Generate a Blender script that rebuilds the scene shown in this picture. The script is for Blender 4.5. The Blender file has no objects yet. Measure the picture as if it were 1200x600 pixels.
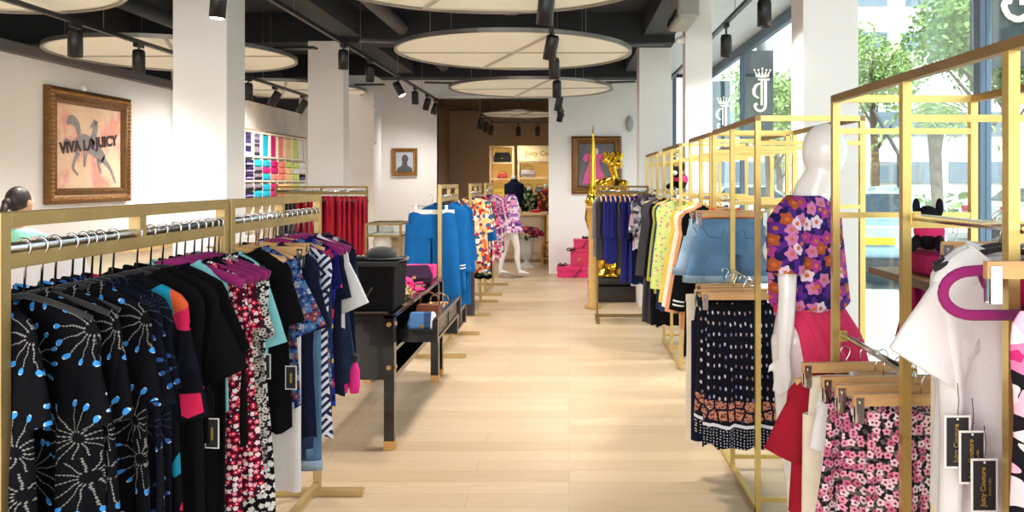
import bpy, bmesh, math, random
from mathutils import Vector, Matrix
random.seed(7)
PI = math.pi
SC = bpy.context.scene
COL = SC.collection
F = 920.0
def PX(x, D): return (x - 667.0) * D / F
def PZ(y, D): return 1.5 - (y - 211.0) * D / F
def lin(c):
    return tuple(((v/255.0)/12.92 if v/255.0 <= .04045 else ((v/255.0+.055)/1.055)**2.4) for v in c) + (1.0,)

# ------------------------------------------------------------------ materials
class NT:
    def __init__(s, name):
        s.m = bpy.data.materials.new(name); s.m.use_nodes = True
        s.t = s.m.node_tree; s.t.nodes.clear()
        s.out = s.n('ShaderNodeOutputMaterial')
    def n(s, k, **kw):
        nd = s.t.nodes.new(k)
        for a, b in kw.items(): setattr(nd, a, b)
        return nd
    def put(s, sock, v):
        if isinstance(v, bpy.types.NodeSocket): s.t.links.new(v, sock)
        elif v is not None: sock.default_value = v
    def M(s, op, a, b=None, c=None):
        nd = s.n('ShaderNodeMath', operation=op)
        s.put(nd.inputs[0], a)
        if b is not None: s.put(nd.inputs[1], b)
        if c is not None: s.put(nd.inputs[2], c)
        return nd.outputs[0]
    def mix(s, f, a, b):
        nd = s.n('ShaderNodeMix', data_type='RGBA')
        s.put(nd.inputs[0], f); s.put(nd.inputs[6], a); s.put(nd.inputs[7], b)
        return nd.outputs[2]
    def ramp(s, fac, stops, interp='LINEAR'):
        nd = s.n('ShaderNodeValToRGB'); r = nd.color_ramp; r.interpolation = interp
        while len(r.elements) > 1: r.elements.remove(r.elements[0])
        r.elements[0].position = stops[0][0]; r.elements[0].color = stops[0][1]
        for p, c in stops[1:]:
            e = r.elements.new(p); e.color = c
        s.put(nd.inputs[0], fac); return nd.outputs[0]
    def obj(s): return s.n('ShaderNodeTexCoord').outputs['Object']
    def noise(s, vec, scale, detail=3.0, rough=.5):
        nd = s.n('ShaderNodeTexNoise'); s.put(nd.inputs['Vector'], vec)
        nd.inputs['Scale'].default_value = scale; nd.inputs['Detail'].default_value = detail
        nd.inputs['Roughness'].default_value = rough
        return nd.outputs['Fac']
    def xz(s, a=1., b=0.):
        sp = s.n('ShaderNodeSeparateXYZ'); s.put(sp.inputs[0], s.obj())
        cb = s.n('ShaderNodeCombineXYZ')
        s.put(cb.inputs[0], s.M('MULTIPLY_ADD', sp.outputs[0], a, s.M('MULTIPLY', sp.outputs[1], b))); s.put(cb.inputs[1], sp.outputs[2])
        return cb.outputs[0], sp
    def scale(s, vec, sc):
        nd = s.n('ShaderNodeMapping'); s.put(nd.inputs[0], vec); nd.inputs['Scale'].default_value = sc
        return nd.outputs[0]
    def done(s, col, rough=.6, metal=0., spec=.5, bump=None, bstr=.3, sheen=0., emit=None, estr=0., trans=0., coat=0., alpha=None):
        b = s.n('ShaderNodeBsdfPrincipled')
        s.put(b.inputs['Base Color'], col); s.put(b.inputs['Roughness'], rough)
        s.put(b.inputs['Metallic'], metal); b.inputs['Specular IOR Level'].default_value = spec
        b.inputs['Sheen Weight'].default_value = sheen; b.inputs['Coat Weight'].default_value = coat
        if emit is not None:
            s.put(b.inputs['Emission Color'], emit); b.inputs['Emission Strength'].default_value = estr
        if bump is not None:
            bp = s.n('ShaderNodeBump'); bp.inputs['Strength'].default_value = bstr
            bp.inputs['Distance'].default_value = .01
            s.put(bp.inputs['Height'], bump); s.put(b.inputs['Normal'], bp.outputs[0])
        s.put(s.out.inputs[0], b.outputs[0])
        return s.m
MC = {}
def solid(name, rgb, rough=.6, metal=0., var=.06, nscale=6., **kw):
    if name in MC: return MC[name]
    t = NT(name); c = lin(rgb)
    d = tuple(max(0, v*(1-2*var)) for v in c[:3]) + (1,)
    e = tuple(min(1, v*(1+var)) for v in c[:3]) + (1,)
    nz = t.noise(t.obj(), nscale)
    MC[name] = t.done(t.mix(nz, d, e), rough, metal, **kw); return MC[name]
def cloth(name, rgb, var=.12, rough=.9, sheen=.0):
    key = 'cloth_' + name
    if key in MC: return MC[key]
    t = NT(key); c = lin(rgb)
    o = t.obj(); nz = t.noise(o, 9., 4.)
    d = tuple(v*(1-2.2*var) for v in c[:3]) + (1,)
    e = tuple(min(1, v*(1+var)) for v in c[:3]) + (1,)
    fine = t.noise(o, 260., 2.)
    MC[key] = t.done(t.mix(nz, d, e), rough, 0, .12, t.M('ADD', t.M('MULTIPLY', fine, .25), nz), .35, sheen)
    return MC[key]
def emis(name, rgb, st):
    if name in MC: return MC[name]
    t = NT(name); e = t.n('ShaderNodeEmission'); e.inputs[0].default_value = lin(rgb); e.inputs[1].default_value = st
    t.put(t.out.inputs[0], e.outputs[0]); MC[name] = t.m; return t.m
def vor(t, vec, scale, rnd=1.0, feat='F1'):
    v = t.n('ShaderNodeTexVoronoi', voronoi_dimensions='2D', feature=feat)
    t.put(v.inputs['Vector'], vec); v.inputs['Scale'].default_value = scale
    v.inputs['Randomness'].default_value = rnd
    return v
def polar(t, vec, v, scale):
    sb = t.n('ShaderNodeVectorMath', operation='SUBTRACT')
    t.put(sb.inputs[0], vec); t.put(sb.inputs[1], v.outputs['Position'])
    sp = t.n('ShaderNodeSeparateXYZ'); t.put(sp.inputs[0], sb.outputs[0])
    a = t.M('ARCTAN2', sp.outputs[1], sp.outputs[0])
    r = t.M('MULTIPLY', v.outputs['Distance'], 1.0)
    cs = t.n('ShaderNodeSeparateColor'); t.put(cs.inputs[0], v.outputs['Color'])
    return a, r, cs.outputs[0], cs.outputs[1]
def fan_print(name, bg, line, dot, scale=5.5, n=8.):
    """radiating plant sprays with round dots at the tips of the stems"""
    key = 'print_' + name
    if key in MC: return MC[key]
    t = NT(key); vec, _ = t.xz()
    nz = t.n('ShaderNodeTexNoise'); t.put(nz.inputs[0], vec); nz.inputs['Scale'].default_value = 14.
    av = t.n('ShaderNodeVectorMath', operation='MULTIPLY_ADD'); t.put(av.inputs[0], nz.outputs['Color'])
    av.inputs[1].default_value = (.035, .035, 0); t.put(av.inputs[2], vec); vec = av.outputs[0]
    v = vor(t, vec, scale, .6); a, r, c1, c2 = polar(t, vec, v, scale)
    aa = t.M('MULTIPLY_ADD', a, n, t.M('MULTIPLY', c1, 6.28))
    sn = t.M('ABSOLUTE', t.M('SINE', aa))
    wig = t.M('MULTIPLY_ADD', t.M('SINE', t.M('MULTIPLY', r, 150.)), .03, .045)
    ln = t.M('LESS_THAN', t.M('MULTIPLY', sn, r), wig)
    ln = t.M('MULTIPLY', ln, t.M('MULTIPLY', t.M('GREATER_THAN', r, .07), t.M('LESS_THAN', r, .47)))
    dd = t.M('ADD', t.M('POWER', t.M('MULTIPLY', sn, .11), 2.), t.M('POWER', t.M('SUBTRACT', r, .48), 2.))
    dt = t.M('LESS_THAN', dd, .003)
    rim = t.M('MULTIPLY', dt, t.M('GREATER_THAN', r, .515))
    col = t.mix(t.M('MULTIPLY', ln, .62), lin(bg), lin(line)); col = t.mix(dt, col, lin(dot))
    col = t.mix(t.M('MULTIPLY', rim, .6), col, lin((225, 240, 250)))
    MC[key] = t.done(col, .85, 0, .1, t.noise(t.obj(), 10.), .3); return MC[key]
def flower_print(name, bg, petals, centre, scale=22., size=.42, n=5., bg2=None, ab=(1., 0.)):
    key = 'print_' + name
    if key in MC: return MC[key]
    t = NT(key); vec, _ = t.xz(*ab)
    v = vor(t, vec, scale, .9); a, r, c1, c2 = polar(t, vec, v, scale)
    pet = t.M('MULTIPLY_ADD', t.M('COSINE', t.M('MULTIPLY_ADD', a, n, t.M('MULTIPLY', c2, 6.28))), -.16, 1.)
    rr = t.M('MULTIPLY', r, pet)
    st = [(i/len(petals), lin(p)) for i, p in enumerate(petals)]
    pc = t.ramp(c1, st, 'CONSTANT')
    base = lin(bg)
    if bg2 is not None:
        base = t.mix(t.M('GREATER_THAN', t.noise(vec, scale*1.3, 2.), .52), lin(bg), lin(bg2))
    col = t.mix(t.M('LESS_THAN', rr, size), base, pc)
    col = t.mix(t.M('LESS_THAN', rr, size*.33), col, lin(centre))
    MC[key] = t.done(col, .85, 0, .1, t.noise(t.obj(), 10.), .3); return MC[key]
def cell_print(name, cols, scale=30., edge=None, ew=.06, stretch=(1, 1, 1)):
    key = 'print_' + name
    if key in MC: return MC[key]
    t = NT(key); vec, _ = t.xz(); vec = t.scale(vec, stretch)
    v = vor(t, vec, scale, 1.)
    cs = t.n('ShaderNodeSeparateColor'); t.put(cs.inputs[0], v.outputs['Color'])
    col = t.ramp(cs.outputs[0], [(i/len(cols), lin(c)) for i, c in enumerate(cols)], 'CONSTANT')
    if edge is not None:
        e = vor(t, vec, scale, 1., 'DISTANCE_TO_EDGE')
        col = t.mix(t.M('LESS_THAN', e.outputs['Distance'], ew), col, lin(edge))
    MC[key] = t.done(col, .85, 0, .1, t.noise(t.obj(), 10.), .3); return MC[key]
def maze_print(name, a, b, scale=24.):
    key = 'print_' + name
    if key in MC: return MC[key]
    t = NT(key); vec, sp = t.xz()
    u = t.M('MULTIPLY', t.M('ADD', sp.outputs[0], sp.outputs[2]), scale)
    w = t.M('MULTIPLY', t.M('SUBTRACT', sp.outputs[0], sp.outputs[2]), scale)
    ch = t.M('MODULO', t.M('ABSOLUTE', t.M('ADD', t.M('FLOOR', t.M('MULTIPLY', u, .4)), t.M('FLOOR', t.M('MULTIPLY', w, .4)))), 2.)
    s1 = t.M('GREATER_THAN', t.M('FRACT', t.M('ABSOLUTE', u)), .5)
    s2 = t.M('GREATER_THAN', t.M('FRACT', t.M('ABSOLUTE', w)), .5)
    f = t.M('ADD', t.M('MULTIPLY', ch, s1), t.M('MULTIPLY', t.M('SUBTRACT', 1., ch), s2))
    MC[key] = t.done(t.mix(f, lin(a), lin(b)), .8, 0, .25); return MC[key]
def speck_print(name):
    """black skirt with small falling leaf specks, an orange folk border and a spotted hem"""
    if name in MC: return MC[name]
    t = NT(name); vec, sp = t.xz(); z = sp.outputs[2]
    v = vor(t, t.scale(vec, (1.6, .8, 1)), 26., .25)
    sp1 = t.M('LESS_THAN', v.outputs['Distance'], .17)
    cs = t.n('ShaderNodeSeparateColor'); t.put(cs.inputs[0], v.outputs['Color'])
    sc = t.ramp(cs.outputs[0], [(0, lin((200, 195, 205))), (.5, lin((160, 120, 110))), (.75, lin((120, 120, 170)))], 'CONSTANT')
    col = t.mix(sp1, lin((18, 19, 30)), sc)
    b = vor(t, t.scale(vec, (1, .8, 1)), 24., .5, 'DISTANCE_TO_EDGE')
    b1 = t.ramp(t.noise(vec, 60., 2.), [(.0, lin((120, 60, 55))), (.45, lin((205, 140, 110))), (.6, lin((60, 50, 90)))], 'CONSTANT')
    bc = t.mix(t.M('LESS_THAN', b.outputs['Distance'], .09), b1, lin((20, 20, 34)))
    inb = t.M('MULTIPLY', t.M('LESS_THAN', z, -.44), t.M('GREATER_THAN', z, -.53))
    col = t.mix(inb, col, bc)
    inh = t.M('MULTIPLY', t.M('LESS_THAN', z, -.545), t.M('GREATER_THAN', z, -.56))
    col = t.mix(inh, col, lin((225, 225, 230)))
    hd = vor(t, vec, 75., .2)
    inl = t.M('LESS_THAN', z, -.565)
    col = t.mix(inl, col, t.mix(t.M('LESS_THAN', hd.outputs['Distance'], .2), lin((14, 15, 24)), lin((210, 210, 220))))
    MC[name] = t.done(col, .85, 0, .1, t.noise(t.obj(), 10.), .3); return MC[name]
def denim(name, rgb):
    key = 'denim_' + name
    if key in MC: return MC[key]
    t = NT(key); c = lin(rgb); o = t.obj()
    nz = t.noise(o, 7., 5.); fine = t.noise(t.scale(o, (1, 1, .25)), 320., 2.)
    f = t.M('ADD', t.M('MULTIPLY', nz, .8), t.M('MULTIPLY', fine, .3))
    col = t.ramp(f, [(.3, tuple(v*.55 for v in c[:3])+(1,)), (.75, tuple(min(1, v*1.35) for v in c[:3])+(1,))])
    MC[key] = t.done(col, .85, 0, .2, fine, .25); return MC[key]

def brass(name, rgb, rough=.3, metal=.85):
    if name in MC: return MC[name]
    t = NT(name); o = t.obj()
    nz = t.noise(o, 5., 4.); c = lin(rgb)
    sc = t.noise(t.scale(o, (40, 40, 4)), 3., 2.)
    col = t.mix(nz, tuple(v*.72 for v in c[:3])+(1,), tuple(min(1, v*1.2) for v in c[:3])+(1,))
    MC[name] = t.done(col, t.M('MULTIPLY_ADD', sc, .2, rough), metal, .5); return MC[name]
def wood(name, rgb, rough=.45, sc=(2, 30, 30)):
    if name in MC: return MC[name]
    t = NT(name); o = t.obj(); nz = t.noise(t.scale(o, sc), 2., 5.); c = lin(rgb)
    col = t.mix(nz, tuple(v*.6 for v in c[:3])+(1,), tuple(min(1, v*1.25) for v in c[:3])+(1,))
    MC[name] = t.done(col, rough, 0, .4, nz, .1); return MC[name]
def glass(name, tint=(235, 245, 245), refl=.08, dark=0.):
    if name in MC: return MC[name]
    t = NT(name)
    tr = t.n('ShaderNodeBsdfTransparent'); tr.inputs[0].default_value = lin(tint)
    gl = t.n('ShaderNodeBsdfGlossy'); gl.inputs[1].default_value = .03
    mx = t.n('ShaderNodeMixShader'); lw = t.n('ShaderNodeLayerWeight'); lw.inputs[0].default_value = .25
    t.put(mx.inputs[0], t.M('MULTIPLY_ADD', lw.outputs[1], .25, refl))
    t.put(mx.inputs[1], tr.outputs[0]); t.put(mx.inputs[2], gl.outputs[0])
    last = mx.outputs[0]
    if dark > 0:
        df = t.n('ShaderNodeBsdfDiffuse'); df.inputs[0].default_value = lin((92, 100, 112))
        m2 = t.n('ShaderNodeMixShader'); m2.inputs[0].default_value = dark
        t.put(m2.inputs[1], last); t.put(m2.inputs[2], df.outputs[0]); last = m2.outputs[0]
    t.put(t.out.inputs[0], last); MC[name] = t.m; return t.m

BRASS = brass('satin_brass', (190, 162, 108), .36, .5)
BRASSY = brass('bright_brass', (226, 198, 124), .24, .85)
CHROME = solid('chrome', (210, 212, 215), .15, 1., var=.02)
WHITE = solid('wall_paint', (243, 240, 238), .7, var=.015, nscale=1.5)
BLACKM = solid('black_metal', (26, 26, 28), .4, .2)
BLACKL = solid('black_lacquer', (20, 19, 19), .22, 0, coat=.3)
HWOOD = wood('hanger_wood', (214, 166, 112), .4)
MAG = solid('magenta_velvet', (138, 14, 98), .85, sheen=.1)
BLKV = solid('black_velvet', (22, 20, 22), .8, sheen=.2)
GLOSSW = solid('mannequin_white', (240, 238, 236), .22, 0, var=.01, coat=.4)
SKIN = solid('skin', (214, 160, 130), .5)

# ------------------------------------------------------------------ mesh builder
class MB:
    def __init__(s): s.b = bmesh.new()
    def box(s, x0, x1, y0, y1, z0, z1, mat=None):
        vs = [s.b.verts.new(p) for p in [(x0,y0,z0),(x1,y0,z0),(x1,y1,z0),(x0,y1,z0),(x0,y0,z1),(x1,y0,z1),(x1,y1,z1),(x0,y1,z1)]]
        if mat is not None:
            for v in vs: v.co = mat @ v.co
        for f in [(0,3,2,1),(4,5,6,7),(0,1,5,4),(1,2,6,5),(2,3,7,6),(3,0,4,7)]: s.b.faces.new([vs[i] for i in f])
        return s
    def cbox(s, c, d, rz=0., ry=0., rx=0.):
        m = Matrix.Translation(c) @ Matrix.Rotation(rz, 4, 'Z') @ Matrix.Rotation(ry, 4, 'Y') @ Matrix.Rotation(rx, 4, 'X')
        return s.box(-d[0]/2, d[0]/2, -d[1]/2, d[1]/2, -d[2]/2, d[2]/2, m)
    def rings(s, rs, cap=True, closed=True):
        vr = [[s.b.verts.new(p) for p in r] for r in rs]; n = len(vr[0])
        for a, b in zip(vr, vr[1:]):
            for i in range(n if closed else n-1):
                j = (i+1) % n
                try: s.b.faces.new((a[i], a[j], b[j], b[i]))
                except ValueError: pass
        if cap and closed and n > 2:
            s.b.faces.new(list(reversed(vr[0]))); s.b.faces.new(vr[-1])
        return s
    def tube(s, pts, r, seg=8, cap=True):
        pts = [Vector(p) for p in pts]; rs = []
        prev = None
        for i, p in enumerate(pts):
            d = (pts[min(i+1, len(pts)-1)] - pts[max(i-1, 0)]).normalized()
            if prev is None:
                up = Vector((0,0,1)) if abs(d.z) < .9 else Vector((1,0,0))
                u = d.cross(up).normalized()
            else:
                u = (prev - d*prev.dot(d)).normalized()
            prev = u; w = d.cross(u)
            rr = r[i] if isinstance(r, (list, tuple)) else r
            ra, rb = rr if isinstance(rr, (list, tuple)) else (rr, rr)
            rs.append([p + u*math.cos(2*PI*k/seg)*ra + w*math.sin(2*PI*k/seg)*rb for k in range(seg)])
        return s.rings(rs, cap)
    def cyl(s, p0, p1, r, seg=16): return s.tube([p0, p1], r, seg)
    def lathe(s, prof, c=(0,0,0), seg=24, sx=1., sy=1., cap=True):
        return s.rings([[(c[0]+r*sx*math.cos(2*PI*k/seg), c[1]+r*sy*math.sin(2*PI*k/seg), c[2]+z) for k in range(seg)] for r, z in prof], cap)
    def ball(s, c, r, seg=14, n=9):
        rx, ry, rz = r if isinstance(r, (list, tuple)) else (r, r, r)
        rs = []
        for i in range(n+1):
            a = -PI/2 + PI*(i+.0)/n; q = max(math.cos(a), .02)
            rs.append([(c[0]+rx*q*math.cos(2*PI*k/seg), c[1]+ry*q*math.sin(2*PI*k/seg), c[2]+rz*math.sin(a)) for k in range(seg)])
        return s.rings(rs)
    def bar(s, p0, p1, w=.025, h=None):
        """square bar between two points; axis-aligned mostly"""
        p0, p1 = Vector(p0), Vector(p1); h = h or w
        d = (p1-p0); L = d.length; d.normalize()
        up = Vector((0,0,1)) if abs(d.z) < .9 else Vector((0,1,0))
        u = d.cross(up).normalized(); v = u.cross(d)
        def rg(p): return [p+u*w/2+v*h/2, p-u*w/2+v*h/2, p-u*w/2-v*h/2, p+u*w/2-v*h/2]
        return s.rings([rg(p0), rg(p1)])
    def plane(s, pts): s.b.faces.new([s.b.verts.new(p) for p in pts]); return s
    def build(s, name, mat, parent=None, origin=None, smooth=False, bevel=0., kind=None, label=None, solidify=0.):
        me = bpy.data.meshes.new(name)
        bmesh.ops.recalc_face_normals(s.b, faces=s.b.faces)
        if origin is None and parent is not None and parent.get('_w'): origin = tuple(parent.location)
        nested = parent is not None and parent.get('_w2') is not None
        if nested and origin is None: bmesh.ops.translate(s.b, vec=-Vector(parent['_w2']), verts=s.b.verts)
        if origin is not None: bmesh.ops.translate(s.b, vec=-Vector(origin), verts=s.b.verts)
        s.b.to_mesh(me); s.b.free()
        if smooth:
            for p in me.polygons: p.use_smooth = True
        if isinstance(mat, (list, tuple)):
            for m in mat: me.materials.append(m)
        else: me.materials.append(mat)
        o = bpy.data.objects.new(name, me); COL.objects.link(o)
        if parent is not None:
            o.parent = parent
            if origin is not None and not parent.get('_w'): o.location = origin
        elif origin is not None: o.location = origin
        if parent is not None and parent.get('_w'): o['_w2'] = list(parent.location)
        if bevel > 0:
            md = o.modifiers.new('bevel', 'BEVEL'); md.width = bevel; md.segments = 2; md.limit_method = 'ANGLE'
        if solidify:
            md = o.modifiers.new('thick', 'SOLIDIFY'); md.thickness = solidify
        if kind: o['kind'] = kind
        if label: o['label'] = label
        return o
def thing(name, label, cat, loc=(0,0,0), rz=0., group=None, world=False):
    o = bpy.data.objects.new(name, None); COL.objects.link(o); o.empty_display_size = .1
    o.location = loc; o.rotation_euler = (0, 0, rz); o['label'] = label; o['category'] = cat
    if group: o['group'] = group
    if world: o['_w'] = 1
    return o
def tag(o, label, cat, group=None, kind=None):
    o['label'] = label; o['category'] = cat
    if group: o['group'] = group
    if kind: o['kind'] = kind
    return o
def struct(name, mb, mat, **kw):
    return mb.build(name, mat, kind='structure', **kw)
def inst(name, mesh, parent, loc=(0,0,0), rot=(0,0,0)):
    o = bpy.data.objects.new(name, mesh); COL.objects.link(o); o.parent = parent
    o.location = loc; o.rotation_euler = rot; return o
def text(name, s, size, org, xa, ya, mat, parent=None, ext=.0012, align='CENTER', bold=0.):
    cu = bpy.data.curves.new(name, 'FONT'); cu.body = s; cu.size = size; cu.extrude = ext
    cu.align_x = align; cu.align_y = 'CENTER'; cu.offset = bold
    tmp = bpy.data.objects.new('tmp', cu); COL.objects.link(tmp)
    bpy.context.view_layer.update()
    me = bpy.data.meshes.new_from_object(tmp.evaluated_get(bpy.context.evaluated_depsgraph_get()))
    bpy.data.objects.remove(tmp); bpy.data.curves.remove(cu)
    me.materials.clear(); me.materials.append(mat)
    xa, ya = Vector(xa).normalized(), Vector(ya).normalized(); za = xa.cross(ya)
    m = Matrix((xa, ya, za)).transposed().to_4x4(); m.translation = Vector(org)
    if parent is not None and parent.get('_w'): m.translation = Vector(org) - parent.location
    me.transform(m)
    o = bpy.data.objects.new(name, me); COL.objects.link(o)
    if parent is not None: o.parent = parent
    return o

def ribbon(m, P, pts, wd, d=.024):
    if not isinstance(wd, list): wd = [wd]*len(pts)
    # smooth the polyline
    pp, ww = [], []
    for i in range(len(pts)-1):
        a0, a1, a2, a3 = pts[max(i-1, 0)], pts[i], pts[i+1], pts[min(i+2, len(pts)-1)]
        for k in range(6):
            t_ = k/6
            pp.append(tuple(.5*(2*a1[c]+(a2[c]-a0[c])*t_+(2*a0[c]-5*a1[c]+4*a2[c]-a3[c])*t_*t_+(3*a1[c]-a0[c]-3*a2[c]+a3[c])*t_**3) for c in (0, 1))); ww.append(wd[i]+(wd[i+1]-wd[i])*t_)
    pp.append(pts[-1]); ww.append(wd[-1]); L_ = []
    for i, (u, v) in enumerate(pp):
        q0, q1 = pp[max(i-1, 0)], pp[min(i+1, len(pp)-1)]; dx, dy = q1[0]-q0[0], q1[1]-q0[1]; n_ = math.hypot(dx, dy) or 1
        L_.append((u-dy/n_*ww[i], v+dx/n_*ww[i], u+dy/n_*ww[i], v-dx/n_*ww[i]))
    for a_, b_ in zip(L_, L_[1:]): m.plane([P(a_[0], a_[1], d), P(a_[2], a_[3], d), P(b_[2], b_[3], d), P(b_[0], b_[1], d)])

# ------------------------------------------------------------------ camera, world, light
cam = bpy.data.cameras.new('camera'); co = bpy.data.objects.new('camera', cam); COL.objects.link(co)
co.location = (0, 0, 1.5); co.rotation_euler = (PI/2, 0, 0)
cam.sensor_width = 36.; cam.lens = 36.*F/1200.; cam.shift_x = -67/1200.; cam.shift_y = -89/1200.
cam.clip_start = .05; cam.clip_end = 300
SC.camera = co
SC.view_settings.view_transform = 'Standard'; SC.view_settings.look = 'None'; SC.view_settings.exposure = 0.15
SC.cycles.use_denoising = True; SC.cycles.max_bounces = 8; SC.cycles.diffuse_bounces = 4
SC.cycles.transparent_max_bounces = 16; SC.cycles.sample_clamp_indirect = 6.
SC.cycles.caustics_reflective = False; SC.cycles.caustics_refractive = False
w = bpy.data.worlds.new('World'); SC.world = w; w.use_nodes = True; nt = w.node_tree; nt.nodes.clear()
wo = nt.nodes.new('ShaderNodeOutputWorld'); bg = nt.nodes.new('ShaderNodeBackground')
sky = nt.nodes.new('ShaderNodeTexSky'); sky.sky_type = 'NISHITA'; sky.sun_disc = False
sky.sun_elevation = math.radians(50); sky.sun_rotation = math.radians(200); sky.dust_density = 3.
mxw = nt.nodes.new('ShaderNodeMix'); mxw.data_type = 'RGBA'; mxw.inputs[0].default_value = .8
mxw.inputs[7].default_value = (1.0, .985, .97, 1)
scw = nt.nodes.new('ShaderNodeVectorMath'); scw.operation = 'SCALE'; scw.inputs[3].default_value = .25
nt.links.new(sky.outputs[0], scw.inputs[0]); nt.links.new(scw.outputs[0], mxw.inputs[6])
nt.links.new(mxw.outputs[2], bg.inputs[0]); bg.inputs[1].default_value = 2.1
nt.links.new(bg.outputs[0], wo.inputs[0])
def light(name, kind, loc, energy, color=(1, .95, .88), direction=(0,0,-1), **kw):
    l = bpy.data.lights.new(name, kind); l.energy = energy; l.color = color
    for a, b in kw.items(): setattr(l, a, b)
    o = bpy.data.objects.new(name, l); COL.objects.link(o); o.location = loc
    o.rotation_euler = Vector(direction).to_track_quat('-Z', 'Y').to_euler(); return o
light('sun', 'SUN', (0, 0, 20), 9.0, (1, .97, .92), (-.12, .5, -.85), angle=.02)
# added soft fill behind the camera, an unseen source brightening the shop
light('camera_side_fill', 'AREA', (-1.2, -1.6, 2.1), 130, (1, .98, .96), (0, 1, -.12), shape='RECTANGLE', size=6., size_y=2.2)

# ------------------------------------------------------------------ room shell
def floor_mat():
    t = NT('oak_planks'); o = t.obj()
    br = t.n('ShaderNodeTexBrick'); t.put(br.inputs['Vector'], o)
    br.inputs['Scale'].default_value = 1.; br.inputs['Brick Width'].default_value = 1.3; br.inputs['Row Height'].default_value = .15
    br.inputs['Mortar Size'].default_value = .0022; br.inputs['Mortar Smooth'].default_value = .3
    br.inputs['Color1'].default_value = lin((222, 198, 166)); br.inputs['Color2'].default_value = lin((200, 172, 138))
    br.inputs['Mortar'].default_value = lin((176, 146, 108)); br.offset = .37; br.offset_frequency = 3
    g = t.noise(t.scale(o, (1.5, 22, 1)), 2., 6., .6)
    g2 = t.noise(t.scale(o, (.5, 3, 1)), 1.5, 3.)
    col = t.mix(t.M('MULTIPLY', g, .5), br.outputs[0], lin((168, 136, 102)))
    col = t.mix(t.M('MULTIPLY', g2, .25), col, lin((232, 212, 186)))
    return t.done(col, t.M('MULTIPLY_ADD', g, .15, .3), 0, .45, g, .08)
struct('floor', MB().box(-4.95, 2.3, -2.5, 17.2, -.12, 0), floor_mat())
def plaster(name, rgb):
    t = NT(name); o = t.obj(); nz = t.noise(o, 3., 8., .65); v = vor(t, o, 5., 1.)
    col = t.ramp(nz, [(.3, lin(tuple(c*.9 for c in rgb))), (.6, lin(rgb))])
    return t.done(col, .85, 0, .2, t.noise(o, 14., 6., .7), .9)
DARK = solid('ceiling_black', (44, 44, 46), .8, var=.2, nscale=1.2)
struct('wall_left', MB().box(-5.05, -4.9, -2.5, 9.8, 0, 2.61), WHITE)
struct('wall_left_upper', MB().box(-5.05, -4.97, -2.5, 9.8, 2.61, 3.4), DARK)
struct('trim_1', MB().box(-4.97, -4.8, -2.5, 9.8, 2.61, 2.7), solid('grey_ledge', (105, 103, 102), .8))
struct('wall_left_return', MB().box(-4.97, -4.28, 9.8, 9.9, 0, 3.4), WHITE)
struct('wall_left_plaster', MB().box(-4.4, -4.28, 9.8, 12.6, 0, 2.56), plaster('rough_plaster', (246, 238, 228)))
struct('wall_left_far', MB().box(-4.4, -4.34, 9.9, 12.6, 2.56, 3.4), DARK)
struct('wall_back', MB().box(-4.4, -2.12, 12.6, 12.75, 0, 3.16).box(-.33, 1.66, 12.6, 12.75, 0, 3.16).box(-2.12, -.33, 12.6, 12.75, 2.81, 3.16), WHITE)
struct('wall_back_upper', MB().box(-4.3, 2.3, 12.62, 12.75, 3.16, 3.42), DARK)
struct('door_1', MB().box(-2.16, -2.12, 12.57, 12.76, 0, 2.81).box(-.33, -.29, 12.57, 12.76, 0, 2.81).box(-2.16, -.29, 12.57, 12.76, 2.81, 2.85), WHITE)
BROWN = solid('brown_paint', (176, 154, 134), .8, var=.04, nscale=2.)
struct('wall_back_room_left', MB().box(-2.75, -2.6, 12.75, 17.2, 0, 3.0), BROWN)
struct('wall_back_room_right', MB().box(.6, .75, 12.75, 17.2, 0, 3.0), BROWN)
struct('wall_back_room', MB().box(-2.75, .75, 17.05, 17.2, 0, 3.0), BROWN)
struct('ceiling_back_room', MB().box(-2.75, .75, 12.75, 17.2, 3.0, 3.1), solid('brown_ceiling', (96, 84, 74), .85))
struct('ceiling', MB().box(-5.05, 1.2, -2.5, 12.75, 3.4, 3.5), DARK)
struct('ceiling_window_side', MB().box(1.2, 2.35, -2.5, 12.75, 3.2, 3.5), solid('soffit', (214, 216, 220), .5))
bm_ = MB()
for y in (2.3, 5.4, 8.9, 11.9): bm_.box(-5.0, 1.2, y, y+.35, 3.06, 3.4)
struct('ceiling_beams', bm_, solid('beam_black', (34, 35, 38), .7, var=.2, nscale=1.))
struct('ceiling_beam_long', MB().box(-2.7, -2.35, -2.5, 12.6, 3.12, 3.4).box(.85, 1.2, -2.5, 12.6, 3.15, 3.4), solid('beam_grey', (56, 57, 60), .7, var=.2, nscale=1.))
dk = solid('duct_grey', (92, 92, 94), .6, var=.1)
for i, (x, y0, y1) in enumerate([(-1.9, 2.4, 12.3), (-4.3, 2.5, 9.5)]):
    d = MB().cyl((x, y0, 3.22), (x, y1, 3.22), .075, 16).build('ceiling_pipe', dk, origin=(x, y0, 3.22), smooth=True)
    tag(d, ['dark grey pipe running under the black ceiling beside the long beam', 'dark grey pipe under the black ceiling above the left wall painting'][i], 'pipe')
def column(name, x0, x1, y0, y1, h):
    struct(name, MB().box(x0, x1, y0, y1, 0, h), WHITE, bevel=.006)
column('wall_column_near_left', -2.93, -2.53, 5.8, 6.13, 3.4)
column('wall_column_middle_left', -2.93, -2.53, 8.8, 9.02, 3.06)
column('wall_column_far_left', -3.05, -2.66, 10.7, 11.1, 2.93)
column('wall_column_near_right', 1.549, 1.917, 5.2, 5.48, 3.2)
column('wall_column_middle_right', 1.035, 1.275, 7.0, 7.17, 3.4)
column('wall_column_far_right', .83, 1.21, 9.3, 9.65, 3.2)
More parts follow.
